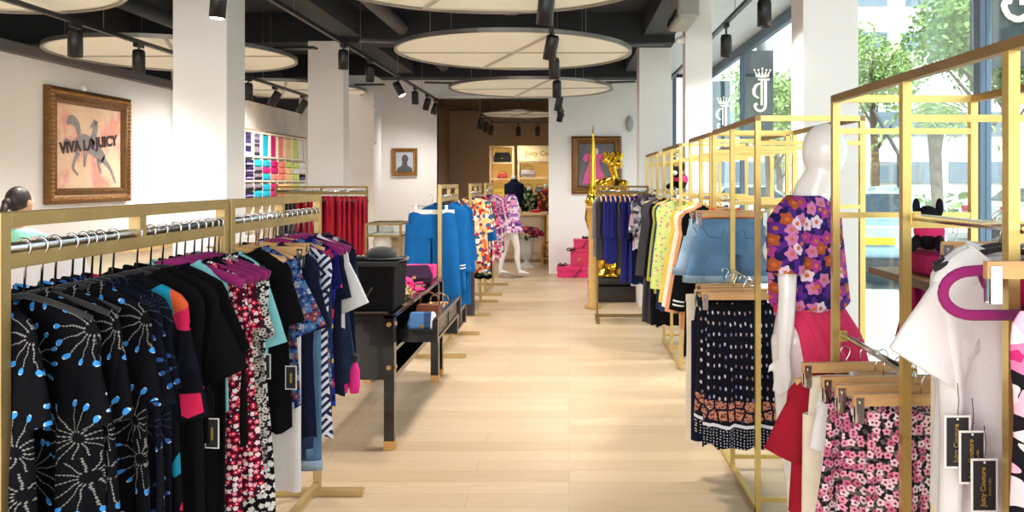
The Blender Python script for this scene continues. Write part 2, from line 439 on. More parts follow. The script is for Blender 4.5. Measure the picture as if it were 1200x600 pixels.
struct('baseboard_back', MB().box(-.29, 1.66, 12.585, 12.6, 0, .1).box(-4.1, -2.16, 12.585, 12.6, 0, .1), WHITE)
struct('baseboard_left', MB().box(-4.9, -4.885, -2.5, 9.8, 0, .1), WHITE)

# window wall on the right at x = 2.2
MULL = solid('blue_grey_mullion', (98, 116, 136), .45, .3)
GL = glass('shop_glass')
ys = [-2.5, .1, 4.18, 7.1, 9.95, 12.7]
for i in range(5):
    fr = struct('window_%d' % (i+1), MB().box(2.17, 2.23, ys[i]-.035, ys[i]+.035, 0, 3.12).box(2.17, 2.23, ys[i], ys[i+1], 3.08, 3.2).box(2.17, 2.23, ys[i], ys[i+1], 0, .07), MULL)
    MB().box(2.197, 2.203, ys[i]+.035, ys[i+1]-.035, .07, 3.08).build('pane', GL, fr, kind='structure')
fr = struct('window_6', MB().box(1.66, 1.72, 12.6, 12.7, 0, 3.2).box(1.9, 1.95, 12.6, 12.7, 0, 3.2).box(2.17, 2.23, 12.6, 12.7, 0, 3.2), MULL)
MB().box(1.72, 2.17, 12.64, 12.65, 0, 3.2).build('pane', GL, fr, kind='structure')

# blade signs just outside the glass, tinted panels with a crowned initial facing along the street
CREAM = solid('cream_vinyl', (250, 236, 205), .5, emit=lin((250, 236, 205)), estr=.7)  # glow added to the vinyl so the unlit letters read bright
PANEL = glass('tinted_panel', (158, 168, 182), .04, .3)
def crest(parent, Y, cx, cz, s):
    """crowned ornate letter J with scrolled tail and bow"""
    def P(u, v, d=0): return (cx + u*s, Y-d, cz + v*s)
    m = MB()
    m.plane([P(.06, .58), P(.06, -.52), P(.13, -.52), P(.13, .58)]); m.plane([P(.2, .58), P(.2, -.5), P(.33, -.5), P(.33, .58)])
    m.plane([P(-.06, .58), P(.44, .58), P(.44, .66), P(-.06, .66)])
    ribbon(m, P, [(.265, -.48), (.22, -.66), (.05, -.76), (-.12, -.7), (-.2, -.55), (-.16, -.46), (-.08, -.48)], [.06, .06, .05, .045, .05, .05, .03], 0)
    ribbon(m, P, [(.06, .46), (-.14, .36), (-.24, .14), (-.2, -.08), (-.02, -.2)], [.025, .05, .07, .05, .02], 0)
    m.build('letter_emblem', CREAM, parent, solidify=.006)
    c = MB(); ribbon(c, P, [(-.16, .78), (.13, .74), (.42, .78)], .035, 0)
    for k in range(5):
        u = -.16+.145*k; c.plane([P(.13+(u-.13)*.8-.05, .8), P(.13+(u-.13)*.8+.05, .8), P(u+(u-.13)*.2, 1.02+.06*(k == 2))])
        c.ball(P(u+(u-.13)*.2, 1.03+.06*(k == 2)), (.04*s, .006, .04*s), 8, 6)
    c.build('crown_emblem', CREAM, parent)
for (Y, x0, x1, z0, z1, cx, cz, s, lb) in [(4.35, 2.25, 2.75, 2.12, 3.15, 2.47, 2.64, .33, 'tinted grey glass sign with large cream crowned initial at the near window'),
                         (10.0, 2.24, 2.6, 2.0, 3.15, 2.42, 2.6, .29, 'tinted grey sign with cream crowned initial beyond the near column'),
                         (12.3, 2.25, 2.52, 2.0, 3.05, 2.38, 2.5, .27, 'farthest tinted grey sign with cream initial beside the middle right column')]:
    s_ = thing('window_sign', lb, 'sign', (x0, Y, z0), world=True)
    MB().box(x0, x1, Y, Y+.01, z0, z1).build('tinted_panel', PANEL, s_)
    crest(s_, Y-.012, cx, cz, s)
    MB().box(x0-.02, x0, Y-.01, Y+.02, z0, z1).build('frame_edge', MULL, s_)
    MB().box(x0, x1, Y+.012, Y+.03, z1-.42, z1).build('header_panel', solid('sign_dark', (84, 88, 98), .5), s_)

# ------------------------------------------------------------------ ceiling discs
RIM = solid('disc_rim', (150, 146, 138), .3, .8)
DISC = solid('disc_fabric', (232, 228, 212), .8, var=.03, nscale=3., emit=lin((232, 228, 212)), estr=.12)  # faint glow in the fabric stands in for light bounced off the floor
def disc(x, y, r, lb, z=2.66, rot=0.):
    t = thing('ceiling_disc', lb, 'ceiling disc', (x, y, z), rot, 'round white fabric discs hung under the ceiling')
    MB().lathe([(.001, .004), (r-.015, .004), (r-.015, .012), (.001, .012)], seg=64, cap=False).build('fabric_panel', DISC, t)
    MB().lathe([(r-.015, -.012), (r+.008, -.012), (r+.008, .022), (r-.015, .022), (r-.015, -.012)], seg=64, cap=False).build('rim', RIM, t)
    for a, L in ((0, 1.), (PI*.62, 1.)):
        MB().bar((-r*L*math.cos(a), -r*L*math.sin(a), -.003), (r*L*math.cos(a), r*L*math.sin(a), -.003), .028, .012).build('spar', solid('spar_grey', (190, 186, 174), .6), t)
    MB().bar((-.35*r, .93*r, .0), (.35*r, .93*r, .0), .02, .01).build('spar', MC['spar_grey'], t)
    for k, a in enumerate((-.12, PI+.25, PI*.45)):
        MB().bar((r*.93*math.cos(a), r*.93*math.sin(a), .05), ((r+.3)*math.cos(a), (r+.3)*math.sin(a), .05), .09, .018).build('fixing_arm', BLACKM, t)
    for a in (.8, 2.4, 3.9, 5.5):
        MB().cyl((r*.85*math.cos(a), r*.85*math.sin(a), .015), (r*.85*math.cos(a), r*.85*math.sin(a), 3.4-z), .0022, 5).build('suspension_wire', RIM, t)
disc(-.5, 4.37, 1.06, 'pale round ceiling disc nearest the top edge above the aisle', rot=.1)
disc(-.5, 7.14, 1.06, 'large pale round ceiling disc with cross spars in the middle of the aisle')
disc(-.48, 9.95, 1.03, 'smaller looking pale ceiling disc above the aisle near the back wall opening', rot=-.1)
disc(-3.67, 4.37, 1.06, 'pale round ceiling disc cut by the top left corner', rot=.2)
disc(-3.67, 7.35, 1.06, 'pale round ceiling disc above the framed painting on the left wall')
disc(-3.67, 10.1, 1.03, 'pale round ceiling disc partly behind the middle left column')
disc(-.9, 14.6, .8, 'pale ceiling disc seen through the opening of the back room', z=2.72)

# ------------------------------------------------------------------ track lights
LENS = emis('lamp_lens', (255, 236, 205), 6.)
LENSB = emis('lamp_lens_bright', (255, 240, 215), 40.)
def proto_mesh(mb, name, mat, smooth=False):
    o = mb.build(name, mat, smooth=smooth); me = o.data; bpy.data.objects.remove(o); return me
SP_AD = proto_mesh(MB().box(-.018, .018, -.05, .05, -.03, 0).cyl((0, 0, -.03), (0, 0, -.07), .008, 8), 'adapter', BLACKM)
SP_CAN = proto_mesh(MB().lathe([(.02, .085), (.04, .08), (.047, .06), (.047, -.1), (.042, -.1), (.04, -.075), (.001, -.075)], seg=20), 'can', BLACKM, True)
SP_LENS = proto_mesh(MB().lathe([(.001, -.079), (.039, -.079), (.039, -.082), (.001, -.082)], seg=20), 'lens', LENS)
SP_LENSB = proto_mesh(MB().lathe([(.001, -.081), (.041, -.081), (.041, -.098), (.03, -.106), (.001, -.108)], seg=20), 'lens', LENSB)
def spot(x, y, z, tilt, lb, grp, power=0., bright=False, drop=.14, sc=1.):
    t = thing('track_spotlight', lb, 'spotlight', (x, y, z), 0, grp)
    inst('adapter', SP_AD, t)
    MB().box(-.006, .006, -.012, .012, -drop, -.05).build('yoke', BLACKM, t)
    c = inst('can', SP_CAN, t, (0, 0, -drop), (tilt[0], tilt[1], 0)); c.scale = (sc, sc, sc)
    inst('lens', SP_LENSB if bright else SP_LENS, c)
    if power:
        d = Matrix.Rotation(tilt[1], 4, 'Y') @ Matrix.Rotation(tilt[0], 4, 'X') @ Vector((0, 0, -1))
        p = Vector((x, y, z-drop)) + d*.115
        light('spot_lamp', 'SPOT', p, power*2.7, (1, .955, .9), d, spot_size=2.6, spot_blend=1., shadow_soft_size=.12)
def track(x, y0, y1, z, lb, hang):
    t = thing('light_track', lb, 'light track', (x, y0, z), world=True)
    MB().box(x-.017, x+.017, y0, y1, z, z+.03).build('rail', BLACKM, t)
    for y in hang: MB().cyl((x, y, z+.03), (x, y, 3.4), .003, 5).build('hanging_wire', RIM, t)
track(-2.1, 1.5, 12.5, 2.76, 'black light track over the left side of the aisle, in front of the left columns', (2.2, 4.0, 6.0, 7.9, 9.6, 11.2))
track(-3.41, 1.5, 11.5, 2.58, 'black light track between the left columns and the painting wall', (5.75, 8.75))
track(-.13, 1.5, 12.4, 2.6, 'black light track along the middle of the aisle under the large discs', (2.8, 5.75, 8.6, 11.6))
track(1.31, 2.5, 10.5, 2.8, 'black light track beside the window, right of the middle right column', (3.4, 6.2, 8.5))
g1, g2, g3 = 'spotlights on the left aisle track', 'spotlights on the far left track', 'spotlights on the middle track'
for i, (y, tl, p, b) in enumerate([(4.7, (.05, .1), 20, True), (7.3, (0, .0), 40, False), (8.26, (.1, 0), 0, False), (9.66, (.0, -.5), 40, True), (10.7, (.1, 0), 0, False), (11.6, (.1, .3), 35, False), (12.3, (-.2, .3), 0, False)]):
    spot(-2.1, y, 2.76, tl, 'black can spotlight, left aisle track, ' + ['large and lit in front of the near column', 'pointing down in front of the middle left column', 'second after the middle left column', 'tilted and brightly lit', 'between the tilted lit one and the back wall', 'next to the last of the row', 'last before the back wall'][i], g1, p, b, drop=.19 if i == 0 else .13)
for i, y in enumerate([5.42, 6.22, 8.34, 9.1, 10.05]):
    spot(-3.41, y, 2.58, (0, .55) if i > 2 else (0, 0), 'black can spotlight on the far left track, ' + ['upper left of the gilt framed painting', 'directly above right of the gilt framed painting', 'just right of the near left column', 'above the folded clothes wall', 'left edge of the middle left column'][i], g2, 45 if i in (0, 1, 3, 4) else 0, drop=.13)
for i, (y, tl) in enumerate([(4.4, (.1, .1)), (5.7, (.2, .2)), (6.76, (0, 0)), (8.3, (0, 0)), (9.9, (.2, .2)), (10.8, (.2, -.2)), (11.7, (.3, .2))]):
    spot(-.13, y, 2.6, tl, 'black can spotlight on the middle track, ' + ['nearest, cut by the top edge', 'tilted in front of the large disc', 'right below the tilted one over the large disc', 'between the large disc and the small disc', 'above the back right wall', 'third from the end of the row', 'last one by the back wall'][i], g3, 45 if i in (0, 1, 3, 5) else 0, drop=.13)
spot(1.31, 6.55, 2.8, (0, 0), 'black can spotlight on the window track, left of the two', 'spotlights on the window track', 45, drop=.17)
spot(1.31, 5.27, 2.8, (0, 0), 'black can spotlight on the window track, cut by the top edge', 'spotlights on the window track', 45, drop=.17)

# air conditioner, dome camera, speakers
a = thing('air_conditioner', 'grey air conditioning unit under the ceiling beside the middle right column', 'air conditioner', (.95, 6.2, 2.72), world=True)
MB().box(.83, 1.0, 6.0, 6.6, 2.74, 2.98).build('housing', solid('ac_grey', (150, 148, 142), .5), a, bevel=.03)
MB().box(.82, .835, 6.05, 6.55, 2.76, 2.82).build('air_vent', BLACKM, a)
MB().cyl((.92, 6.3, 2.98), (.92, 6.3, 3.4), .012, 8).build('mounting_rod', BLACKM, a)
d = thing('dome_camera', 'small white dome camera on the middle right column', 'security camera', (1.01, 7.02, 2.78), world=True)
MB().cyl((1.036, 7.05, 2.76), (1.0, 7.05, 2.76), .035, 16).build('mount', WHITE, d, smooth=True)
MB().ball((.985, 7.05, 2.75), .035).build('dome', GLOSSW, d, smooth=True)
d = MB().ball((.97, 12.57, 2.4), (.06, .035, .13)).build('wall_speaker', solid('speaker_grey', (176, 172, 170), .6), origin=(.97, 12.57, 2.4), smooth=True)
tag(d, 'oval grey wall speaker right of the gilt painting on the back wall', 'speaker')
for i, (x, y, z) in enumerate([(-4.86, 7.85, 2.42), (-2.64, 10.68, 2.45), (-2.64, 10.68, 2.0)]):
    d = thing('wall_camera', ['small white camera on the left wall above the painting', 'upper small white sensor on the far left column', 'lower small white sensor on the far left column'][i], 'security camera', (x, y, z))
    MB().ball((0, 0, 0), .035 if i == 0 else .022).build('camera_ball', GLOSSW, d, smooth=True)
    MB().cyl((-.04 if i == 0 else 0, 0 if i == 0 else .03, .0), (0, 0, 0), .02, 10).build('mount', WHITE, d)

# ------------------------------------------------------------------ framed pictures
GILT = solid('gilt_frame', (128, 90, 48), .4, .5, var=.35, nscale=25.)
GILTB = solid('gilt_bright', (176, 128, 66), .36, .6, var=.3, nscale=30.)
def picture(loc, xa, wid, hei, fw, lb, art, mats):
    """framed picture: local frame u along xa, v up, n out of the wall"""
    xa = Vector(xa); n = xa.cross(Vector((0, 0, 1)))
    t = thing('framed_painting', lb, 'painting', loc, world=True); L = Vector(loc)
    def P(u, v, d): return L + xa*u + Vector((0, 0, v)) + n*d
    hw, hh = wid/2, hei/2
    m = MB()
    prof = [(0, 0), (0, .05), (fw*.25, .07), (fw*.55, .05), (fw*.8, .055), (fw, .03), (fw, 0)]
    rs = []
    for (su, sv) in ((-1, -1), (1, -1), (1, 1), (-1, 1), (-1, -1)):
        rs.append([P(su*(hw-o), sv*(hh-o), d) for o, d in prof])
    m.rings(rs, cap=False, closed=False).build('frame', mats[0], t)
    orn = MB(); k = int(2*(wid+hei)/.045)
    for i in range(k):
        s_ = i/k*2*(wid+hei)
        if s_ < wid: u, v = -hw+s_, -hh
        elif s_ < wid+hei: u, v = hw, -hh+s_-wid
        elif s_ < 2*wid+hei: u, v = hw-(s_-wid-hei), hh
        else: u, v = -hw, hh-(s_-2*wid-hei)
        u *= (hw-fw*.3)/hw; v *= (hh-fw*.3)/hh
        orn.ball(P(u, v, .062), (fw*.19, fw*.12, fw*.1) if abs(xa.y) < .5 else (fw*.1, fw*.19, fw*.12), 8, 5)
    orn.build('carved_ornament', mats[1], t, smooth=True)
    b = MB().plane([P(-hw+fw*.9, -hh+fw*.9, .02), P(hw-fw*.9, -hh+fw*.9, .02), P(hw-fw*.9, hh-fw*.9, .02), P(-hw+fw*.9, hh-fw*.9, .02)])
    b.build('canvas', art, t)
    return t, P
def blotch(name, cols, scale=5.):
    t = NT(name); nz = t.noise(t.obj(), scale, 5., .6)
    return t.done(t.ramp(nz, [(p, lin(c)) for p, c in cols]), .7)
INK = solid('ink', (66, 34, 48), .7); GREY = solid('sketch_grey', (160, 156, 158), .7, var=.25, nscale=22.)
t, P = picture((-4.9, 8.0, 1.83), (0, 1, 0), 1.38, 1.12, .15, 'large gilt framed horse painting lettered VIVA LA JUICY on the left wall',
        blotch('peach_canvas', [(.3, (250, 226, 190)), (.5, (248, 210, 180)), (.62, (238, 160, 150)), (.75, (250, 200, 130))], 3.), (GILT, GILTB))
text('lettering', 'VIVA LA', .15, P(-.22, -.0, .028), (0, 1, .12), (0, -.12, 1), INK, t, bold=.006)
text('lettering', 'JUICY', .15, P(.27, .07, .028), (0, 1, .12), (0, -.12, 1), INK, t, bold=.006)
h = MB()
def ptube(pts, r): ribbon(h, P, pts, r)
ptube([(-.25, .0), (-.1, .05), (.1, -.03), (.22, -.12)], [.05, .085, .07, .06])
ptube([(.0, .0), (.08, .18), (.1, .28)], [.05, .035, .02])
ptube([(.08, .28), (.0, .2)], [.03, .012])
ptube([(-.38, .22), (-.3, .26), (-.22, .22), (-.18, .12)], [.012, .05, .04, .02])
ptube([(.2, -.1), (.35, -.22), (.44, -.36)], [.04, .018, .01])
ptube([(.12, -.12), (.18, -.26)], [.025, .01]); ptube([(-.2, -.05), (-.28, -.2), (-.2, -.28)], [.035, .015, .01])
ptube([(-.08, -.05), (-.1, -.2)], [.03, .012]); ptube([(-.28, .0), (-.4, .06), (-.42, -.08)], [.02, .015, .005])
h.build('horse_drawing', GREY, t)
t, P = picture((.437, 12.6, 1.74), (1, 0, 0), .8, .92, .12, 'gilt framed painting of a pink gowned figure on the back right wall',
        blotch('dark_canvas', [(.3, (70, 72, 80)), (.7, (120, 118, 120))], 3.), (GILT, GILTB))
h = MB()
ribbon(h, P, [(-.03, -.3), (-.04, -.15), (-.04, 0), (-.02, .1), (-.02, .17)], [.2, .15, .09, .07, .05], .026)
ribbon(h, P, [(-.05, .1), (-.14, .13), (-.19, .06)], [.04, .06, .03], .027); ribbon(h, P, [(.0, .1), (.08, .12), (.13, .05)], [.04, .06, .03], .027)
h.build('pink_gown', solid('painted_pink', (222, 90, 150), .7, var=.2, nscale=20.), t, smooth=True)
h = MB().ball(P(-.01, .22, .028), (.045, .005, .055)).build('painted_head', solid('painted_skin', (222, 190, 190), .7), t, smooth=True)
t, P = picture((-2.635, 12.6, 1.79), (1, 0, 0), .4, .44, .06, 'small gilt framed grey portrait bust between the far column and the opening',
        blotch('grey_canvas', [(.3, (170, 172, 182)), (.7, (196, 196, 202))], 5.), (GILTB, GILTB))
h = MB().ball(P(.005, .05, .026), (.052, .005, .068))
ribbon(h, P, [(0, -.16), (0, -.1), (0, -.06), (0, 0)], [.13, .115, .05, .035], .026)
h.build('portrait_bust', solid('portrait_grey', (84, 82, 88), .7, var=.2, nscale=30.), t, smooth=True)

# ------------------------------------------------------------------ clothes racks
def floor_rack(p0, p1, ztop, zlow, lb, grp, bar=.032, stub=True, zfoot=.03, material=None, foot=.22, mids=True):
    """flat gilt rail rack along p0->p1 with two T feet"""
    p0, p1 = Vector(p0), Vector(p1); d = (p1-p0).normalized(); q = Vector((-d.y, d.x, 0)); M_ = material or BRASS
    t = thing('clothes_rack', lb, 'clothes rack', ((p0.x+p1.x)/2, (p0.y+p1.y)/2, 0), group=grp, world=True)
    def V(p, z): return Vector((p.x, p.y, z))
    for p in (p0, p1):
        MB().bar(V(p, .0), V(p, ztop), bar).build('post', M_, t, bevel=.002)
        MB().bar(V(p+q*foot, .016), V(p-q*foot, .016), .04, .032).build('foot', M_, t, bevel=.002)
    a, b = p0+d*bar/2, p1-d*bar/2
    MB().bar(V(a, ztop-bar/2), V(b, ztop-bar/2), bar).build('top_bar', M_, t, bevel=.002)
    MB().bar(V(a, zlow), V(b, zlow), bar*.8, bar*1.05).build('lower_bar', M_, t, bevel=.002)
    MB().bar(V(a, .05), V(b, .05), .03, .03).build('base_bar', M_, t, bevel=.002)
    if stub:
        m = (p0+p1)/2; MB().bar(V(m, zlow), V(m, ztop-bar), bar).build('spacer', M_, t)
    MB().cyl(V(a, zlow+bar*.5+.012), V(b, zlow+bar*.5+.012), .011, 12).build('hanging_rail', CHROME, t, smooth=True)
    return zlow+bar*.5+.023
G_L = 'floor standing gilt rail racks'
XR = -1.2
RZ = floor_rack((XR, 1.651, 0), (XR, 2.715, 0), 1.432, 1.327, 'nearest gilt clothes rack on the left holding the black fan print dresses', G_L)
floor_rack((XR, 2.77, 0), (XR, 3.74, 0), 1.432, 1.327, 'second gilt rack on the left with navy and denim pieces, foot in the aisle', G_L)
RZ3 = floor_rack((-1.09, 6.62, 0), (-1.09, 7.6, 0), 1.46, 1.33, 'gilt clothes rack behind the black table with the blue tracksuits', G_L)
floor_rack((-1.09, 8.65, 0), (-1.09, 9.62, 0), 1.46, 1.33, 'gilt clothes rack with printed tops between the blue tracksuits and the far mannequin', G_L)
floor_rack((-1.09, 10.2, 0), (-1.09, 11.2, 0), 1.46, 1.33, 'farthest gilt rack of the row before the far mannequin', G_L)
floor_rack((-3.1, 8.3, 0), (-2.14, 8.3, 0), 1.437, 1.36, 'dark gilt rack of red jackets in front of the middle left column', G_L, bar=.022, material=brass('dark_brass', (140, 116, 72), .4, .7))
floor_rack((.3, 8.4, 0), (.84, 8.4, 0), 1.44, 1.36, 'dark gilt rack of royal blue pieces in front of the gold statue', G_L, bar=.022, material=MC['dark_brass'])

def cube_rack(ys, X0, X1, lb, rails, zt=1.79, bar=.024):
    t = thing('cube_rack', lb, 'clothes rack', ((X0+X1)/2, (ys[0]+ys[-1])/2, 0), group='brass cube frame racks along the window', world=True)
    for y in ys:
        for x in (X0, X1): MB().bar((x, y, 0), (x, y, zt-bar), bar).build('post', BRASSY, t)
        MB().bar((X0+bar/2, y, 1.667), (X1-bar/2, y, 1.667), bar*.8).build('cross_bar', BRASSY, t)
        MB().bar((X0+bar/2, y, .06), (X1-bar/2, y, .06), bar*.8).build('base_cross_bar', BRASSY, t)
        MB().bar((X0+bar/2, y, 1.38), (X1-bar/2, y, 1.38), bar*.8).build('cross_bar', BRASSY, t)
    for x in (X0, X1):
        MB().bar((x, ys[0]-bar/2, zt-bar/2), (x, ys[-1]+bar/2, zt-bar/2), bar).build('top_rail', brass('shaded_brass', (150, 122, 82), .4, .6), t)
        MB().bar((x, ys[0]-bar/2, .012), (x, ys[-1]+bar/2, .012), bar).build('base_rail', BRASSY, t)
    for y in (ys[0], ys[-1]): MB().bar((X0+bar/2, y, zt-bar/2), (X1-bar/2, y, zt-bar/2), bar).build('top_rail', BRASSY, t)
    for (y0, y1, x, z) in rails:
        MB().cyl((x, y0, z), (x, y1, z), .01, 12).build('hanging_rail', CHROME, t, smooth=True)
        for yy in (y0+.01, y1-.01): MB().box(x-.012, x+.012, yy-.006, yy+.006, z-.02, z+.015).build('rail_bracket', BRASSY, t)
    return t
cube_rack((1.1, 1.62, 2.13, 2.69), .912, 1.383, 'nearest brass cube rack at the right edge with white tee and floral skirts', [(1.1, 2.13, .935, 1.40), (2.13, 2.69, .935, .97)])
cube_rack((3.54, 4.09, 4.6), .85, 1.32, 'brass cube rack with the denim shorts and the black speckled skirt', [(4.09, 4.6, .87, 1.39), (3.54, 4.09, .85, 1.03)])
cube_rack((4.75, 5.12, 5.56), .86, 1.32, 'brass cube rack with black cardigan just beyond the denim shorts', [(4.75, 5.56, .88, 1.39)])
cube_rack((6.2, 6.75, 7.3), .88, 1.4, 'brass cube rack holding the lime printed blouse', [(6.2, 7.3, .9, 1.39)])
cube_rack((8.0, 8.55, 9.1), .9, 1.4, 'farthest brass cube rack, by the far right column', [(8.0, 9.1, .92, 1.39)])
# clear shelves inside the nearest cube
s_ = thing('display_shelf', 'small brown edged shelf inside the nearest brass cube rack below the plush dog', 'shelf', (1.2, 2.45, 1.24), world=True)
MB().box(1.0, 1.37, 2.14, 2.6, 1.2, 1.212).build('board', wood('shelf_wood', (196, 160, 120)), s_)
MB().box(.99, 1.0, 2.142, 2.598, 1.192, 1.214).build('edge_strip', solid('bronze', (110, 90, 70), .4, .5), s_)

# ------------------------------------------------------------------ hangers
R = .0017
def hookpts(r=.016, drop=.075, dz=0.):
    # rail contact at origin (top of rail); hook lies in local x-z plane... width axis = x
    pts = [(-r*1.0, 0, -.018)]
    for i in range(11):
        a = PI*(1.0 - i/10.); pts.append((r*math.cos(a), 0, -.012+r*math.sin(a)))
    pts += [(r*.9, 0, -.022), (.004, 0, -.04), (0, 0, -drop)]
    return pts
HOOK = proto_mesh(MB().tube([(p[0], p[1], p[2]) for p in hookpts()], .0019, 6), 'hook', CHROME, True)
HOOKL = proto_mesh(MB().tube([(p[0], p[1], p[2]) for p in hookpts(.017, .125)], .0028, 6), 'hook', CHROME, True)
def arms(half, drop, th=.008, bar=False, thick=.006):
    m = MB(); z = -.075
    n = 9; pts = []
    for i in range(-n, n+1):
        u = i/n; pts.append((half*u, 0, z - drop*abs(u)**1.35))
    m.tube(pts, [(thick, th)]*len(pts), 8)
    if bar:
        e = half*.94; m.tube([(-e*1.0, 0, z-drop*.95), (-e*.9, 0, z-drop-.02), (e*.9, 0, z-drop-.02), (e, 0, z-drop*.95)], [(thick, th*.8)]*4, 8)
    return m
VEL_M = proto_mesh(arms(.215, .06, .017), 'shoulder_bar', MAG, True)
def bar_hanger():
    m = MB(); pts = [(0, 0, -.07)]
    for k in range(13):
        a = PI/2+PI*k/12*1.0; pts.append((-.135+.06*math.cos(a), 0, -.125+.045*math.sin(a)))
    L = pts + [(0, 0, -.17)]
    m.tube(L, [(.007, .0115)]*len(L), 10); m.tube([(-x, y, z) for x, y, z in L], [(.007, .0115)]*len(L), 10); return m
VEL_MB = proto_mesh(bar_hanger(), 'shoulder_bar', MAG, True)
VEL_B = proto_mesh(arms(.16, .047, .007), 'shoulder_bar', BLKV, True)
WD_S = proto_mesh(arms(.17, .042, .013, False, .008), 'shoulder_bar', HWOOD, True)
WD_C = proto_mesh(MB().box(-.15, .15, -.006, .006, -.108, -.075), 'wooden_bar', HWOOD)
WD_L = proto_mesh(MB().box(-.19, .19, -.008, .008, -.108, -.075), 'wooden_bar', HWOOD)
WIRE = proto_mesh(MB().tube([(-.17, 0, -.09), (.17, 0, -.09)], .002, 6), 'wire_bar', CHROME)
CLIP = proto_mesh(MB().box(-.011, .011, -.013, -.006, -.06, .012).box(-.011, .011, .006, .013, -.06, .012).box(-.008, .008, -.015, -.013, -.055, -.03).box(-.002, .002, -.017, .017, -.004, .004), 'clip', CHROME)
def hanger(x, y, z, rz, kind, lb, grp, big=False, lean=0.):
    t = thing('clothes_hanger', lb, 'hanger', (x, y, z), rz, grp)
    if lean: t.rotation_euler = (0, lean, rz)
    globals()['inst']('hook', HOOKL if big else HOOK, t); dz = -.045 if big else 0.
    def inst(nm, me, t_, loc=(0, 0, 0), _i=globals()['inst']): return _i(nm, me, t_, (loc[0], loc[1], loc[2]+dz))
    if kind == 'magenta': inst('shoulder_bar', VEL_M, t)
    elif kind == 'magenta_bar': inst('shoulder_bar', VEL_MB, t)
    elif kind == 'black': inst('shoulder_bar', VEL_B, t)
    elif kind == 'wood': inst('shoulder_bar', WD_S, t)
    elif kind in ('clip', 'wide_clip', 'wire'):
        e = {'clip': .138, 'wide_clip': .175, 'wire': .13}[kind]
        inst('wooden_bar' if kind != 'wire' else 'wire_bar', {'clip': WD_C, 'wide_clip': WD_L, 'wire': WIRE}[kind], t)
        for s in (-1, 1): inst('clip', CLIP, t, (s*e, 0, -.095))
    return t
CLIPZ = -.125      # waist of a clipped garment below the rail top
NECKZ = -.07       # neck of a hung top below the rail top

# ------------------------------------------------------------------ garments
NS = 40
def interp(sil, n):
    z0, z1 = sil[0][0], sil[-1][0]; out = []
    for i in range(n+1):
        u = i/n; u = u**1.25; z = z0 + (z1-z0)*u
        for a, b in zip(sil, sil[1:]):
            if a[0] >= z >= b[0] or b is sil[-1]:
                f = 0 if a[0] == b[0] else (a[0]-z)/(a[0]-b[0]); f = max(0, min(1, f))
                out.append((z, a[1]+(b[1]-a[1])*f, a[2]+(b[2]-a[2])*f)); break
    return out
def body_mesh(sil, rng, amp=.012, nf=3., hem=.01, n=22, skew=0., scoop=.03, asym=0.):
    rows = interp(sil, n); ph = rng.uniform(0, 6.28); ph2 = rng.uniform(0, 6.28); rs = []
    top = rows[0][0]; L = max(.01, top-rows[-1][0])
    for k, (z, hw, hd) in enumerate(rows):
        t = (top-z)/L; A = amp*min(1, t*2.2); ring = []
        for i in range(NS):
            th = 2*PI*i/NS; c, s = math.cos(th), math.sin(th)
            x = hw*(abs(c)**.75)*(1 if c >= 0 else -1)
            u = x/max(hw, .01)
            y = hd*s + A*math.sin(nf*u*PI*.9+ph+.9*math.sin(3.2*z+ph2)) + A*.45*math.sin(nf*2.3*u*PI+ph2+2*z)
            y += A*.3*math.sin(5*th+ph)
            zz = z
            if k == 0: zz -= scoop*(1-u*u)*(1 if s < 0 else .45)
            if k == 1 or k == 2: zz -= scoop*.5/k*(1-u*u)*(1 if s < 0 else .3)
            if t > .93: zz += hem*math.sin(nf*u*PI*1.4+ph)*(t-.93)/.07 - asym*u*(t-.93)/.07
            x += skew*t*L + .004*math.sin(9*z+ph)*min(1, t*3)
            ring.append((x, y, zz))
        rs.append(ring)
    return MB().rings(rs, cap=False)
def sleeve_path(side, x0, z0, length, ang, n=12):
    """runs out of the shoulder almost level, bends over the shoulder point and falls; returns (x, z, direction)"""
    px, pz = side*(x0-.05), z0+.028; out = []; Lt = length+.05
    for k in range(n+1):
        t = k/n; b = min(1, t*Lt/.13); aa = .42+(ang+.08*t-.42)*(b*b*(3-2*b))
        dx, dz = side*math.cos(aa), -math.sin(aa)
        if k: px += dx*Lt/n; pz += dz*Lt/n
        out.append((px, pz, dx, dz, t, b))
    return out
def sleeve_mesh(side, x0, z0, length, ang, r0, r1, thick, rng, n=12, cuff=0.):
    m = MB(); rs = []; ph = rng.uniform(0, 6)
    for px, pz, dx, dz, t, b in sleeve_path(side, x0, z0, length, ang, n):
        r = (r0+(r1-r0)*t)*(.42+.58*b); nx, nz = -dz, dx
        # keep the upper edge on the shoulder line: ring hangs towards the body
        ox, oz = -side*nx*0, 0
        off = -(r-.03)*side
        ring = []
        for i in range(18):
            th = 2*PI*i/18; u = math.cos(th)
            y = thick*(.7+.45*t)*math.sin(th) + .007*t*math.sin(3*u+ph+4*t)
            q = r*u + off*1.0
            ring.append((px+nx*q, y, pz+nz*q+.003*math.sin(12*t+ph)*t))
        rs.append(ring)
    return m.rings(rs, cap=False)
TAGW = solid('tag_white', (238, 236, 230), .6); TAGK = solid('tag_black', (34, 33, 36), .6); TAGG = solid('tag_gold', (216, 178, 84), .35, .6)
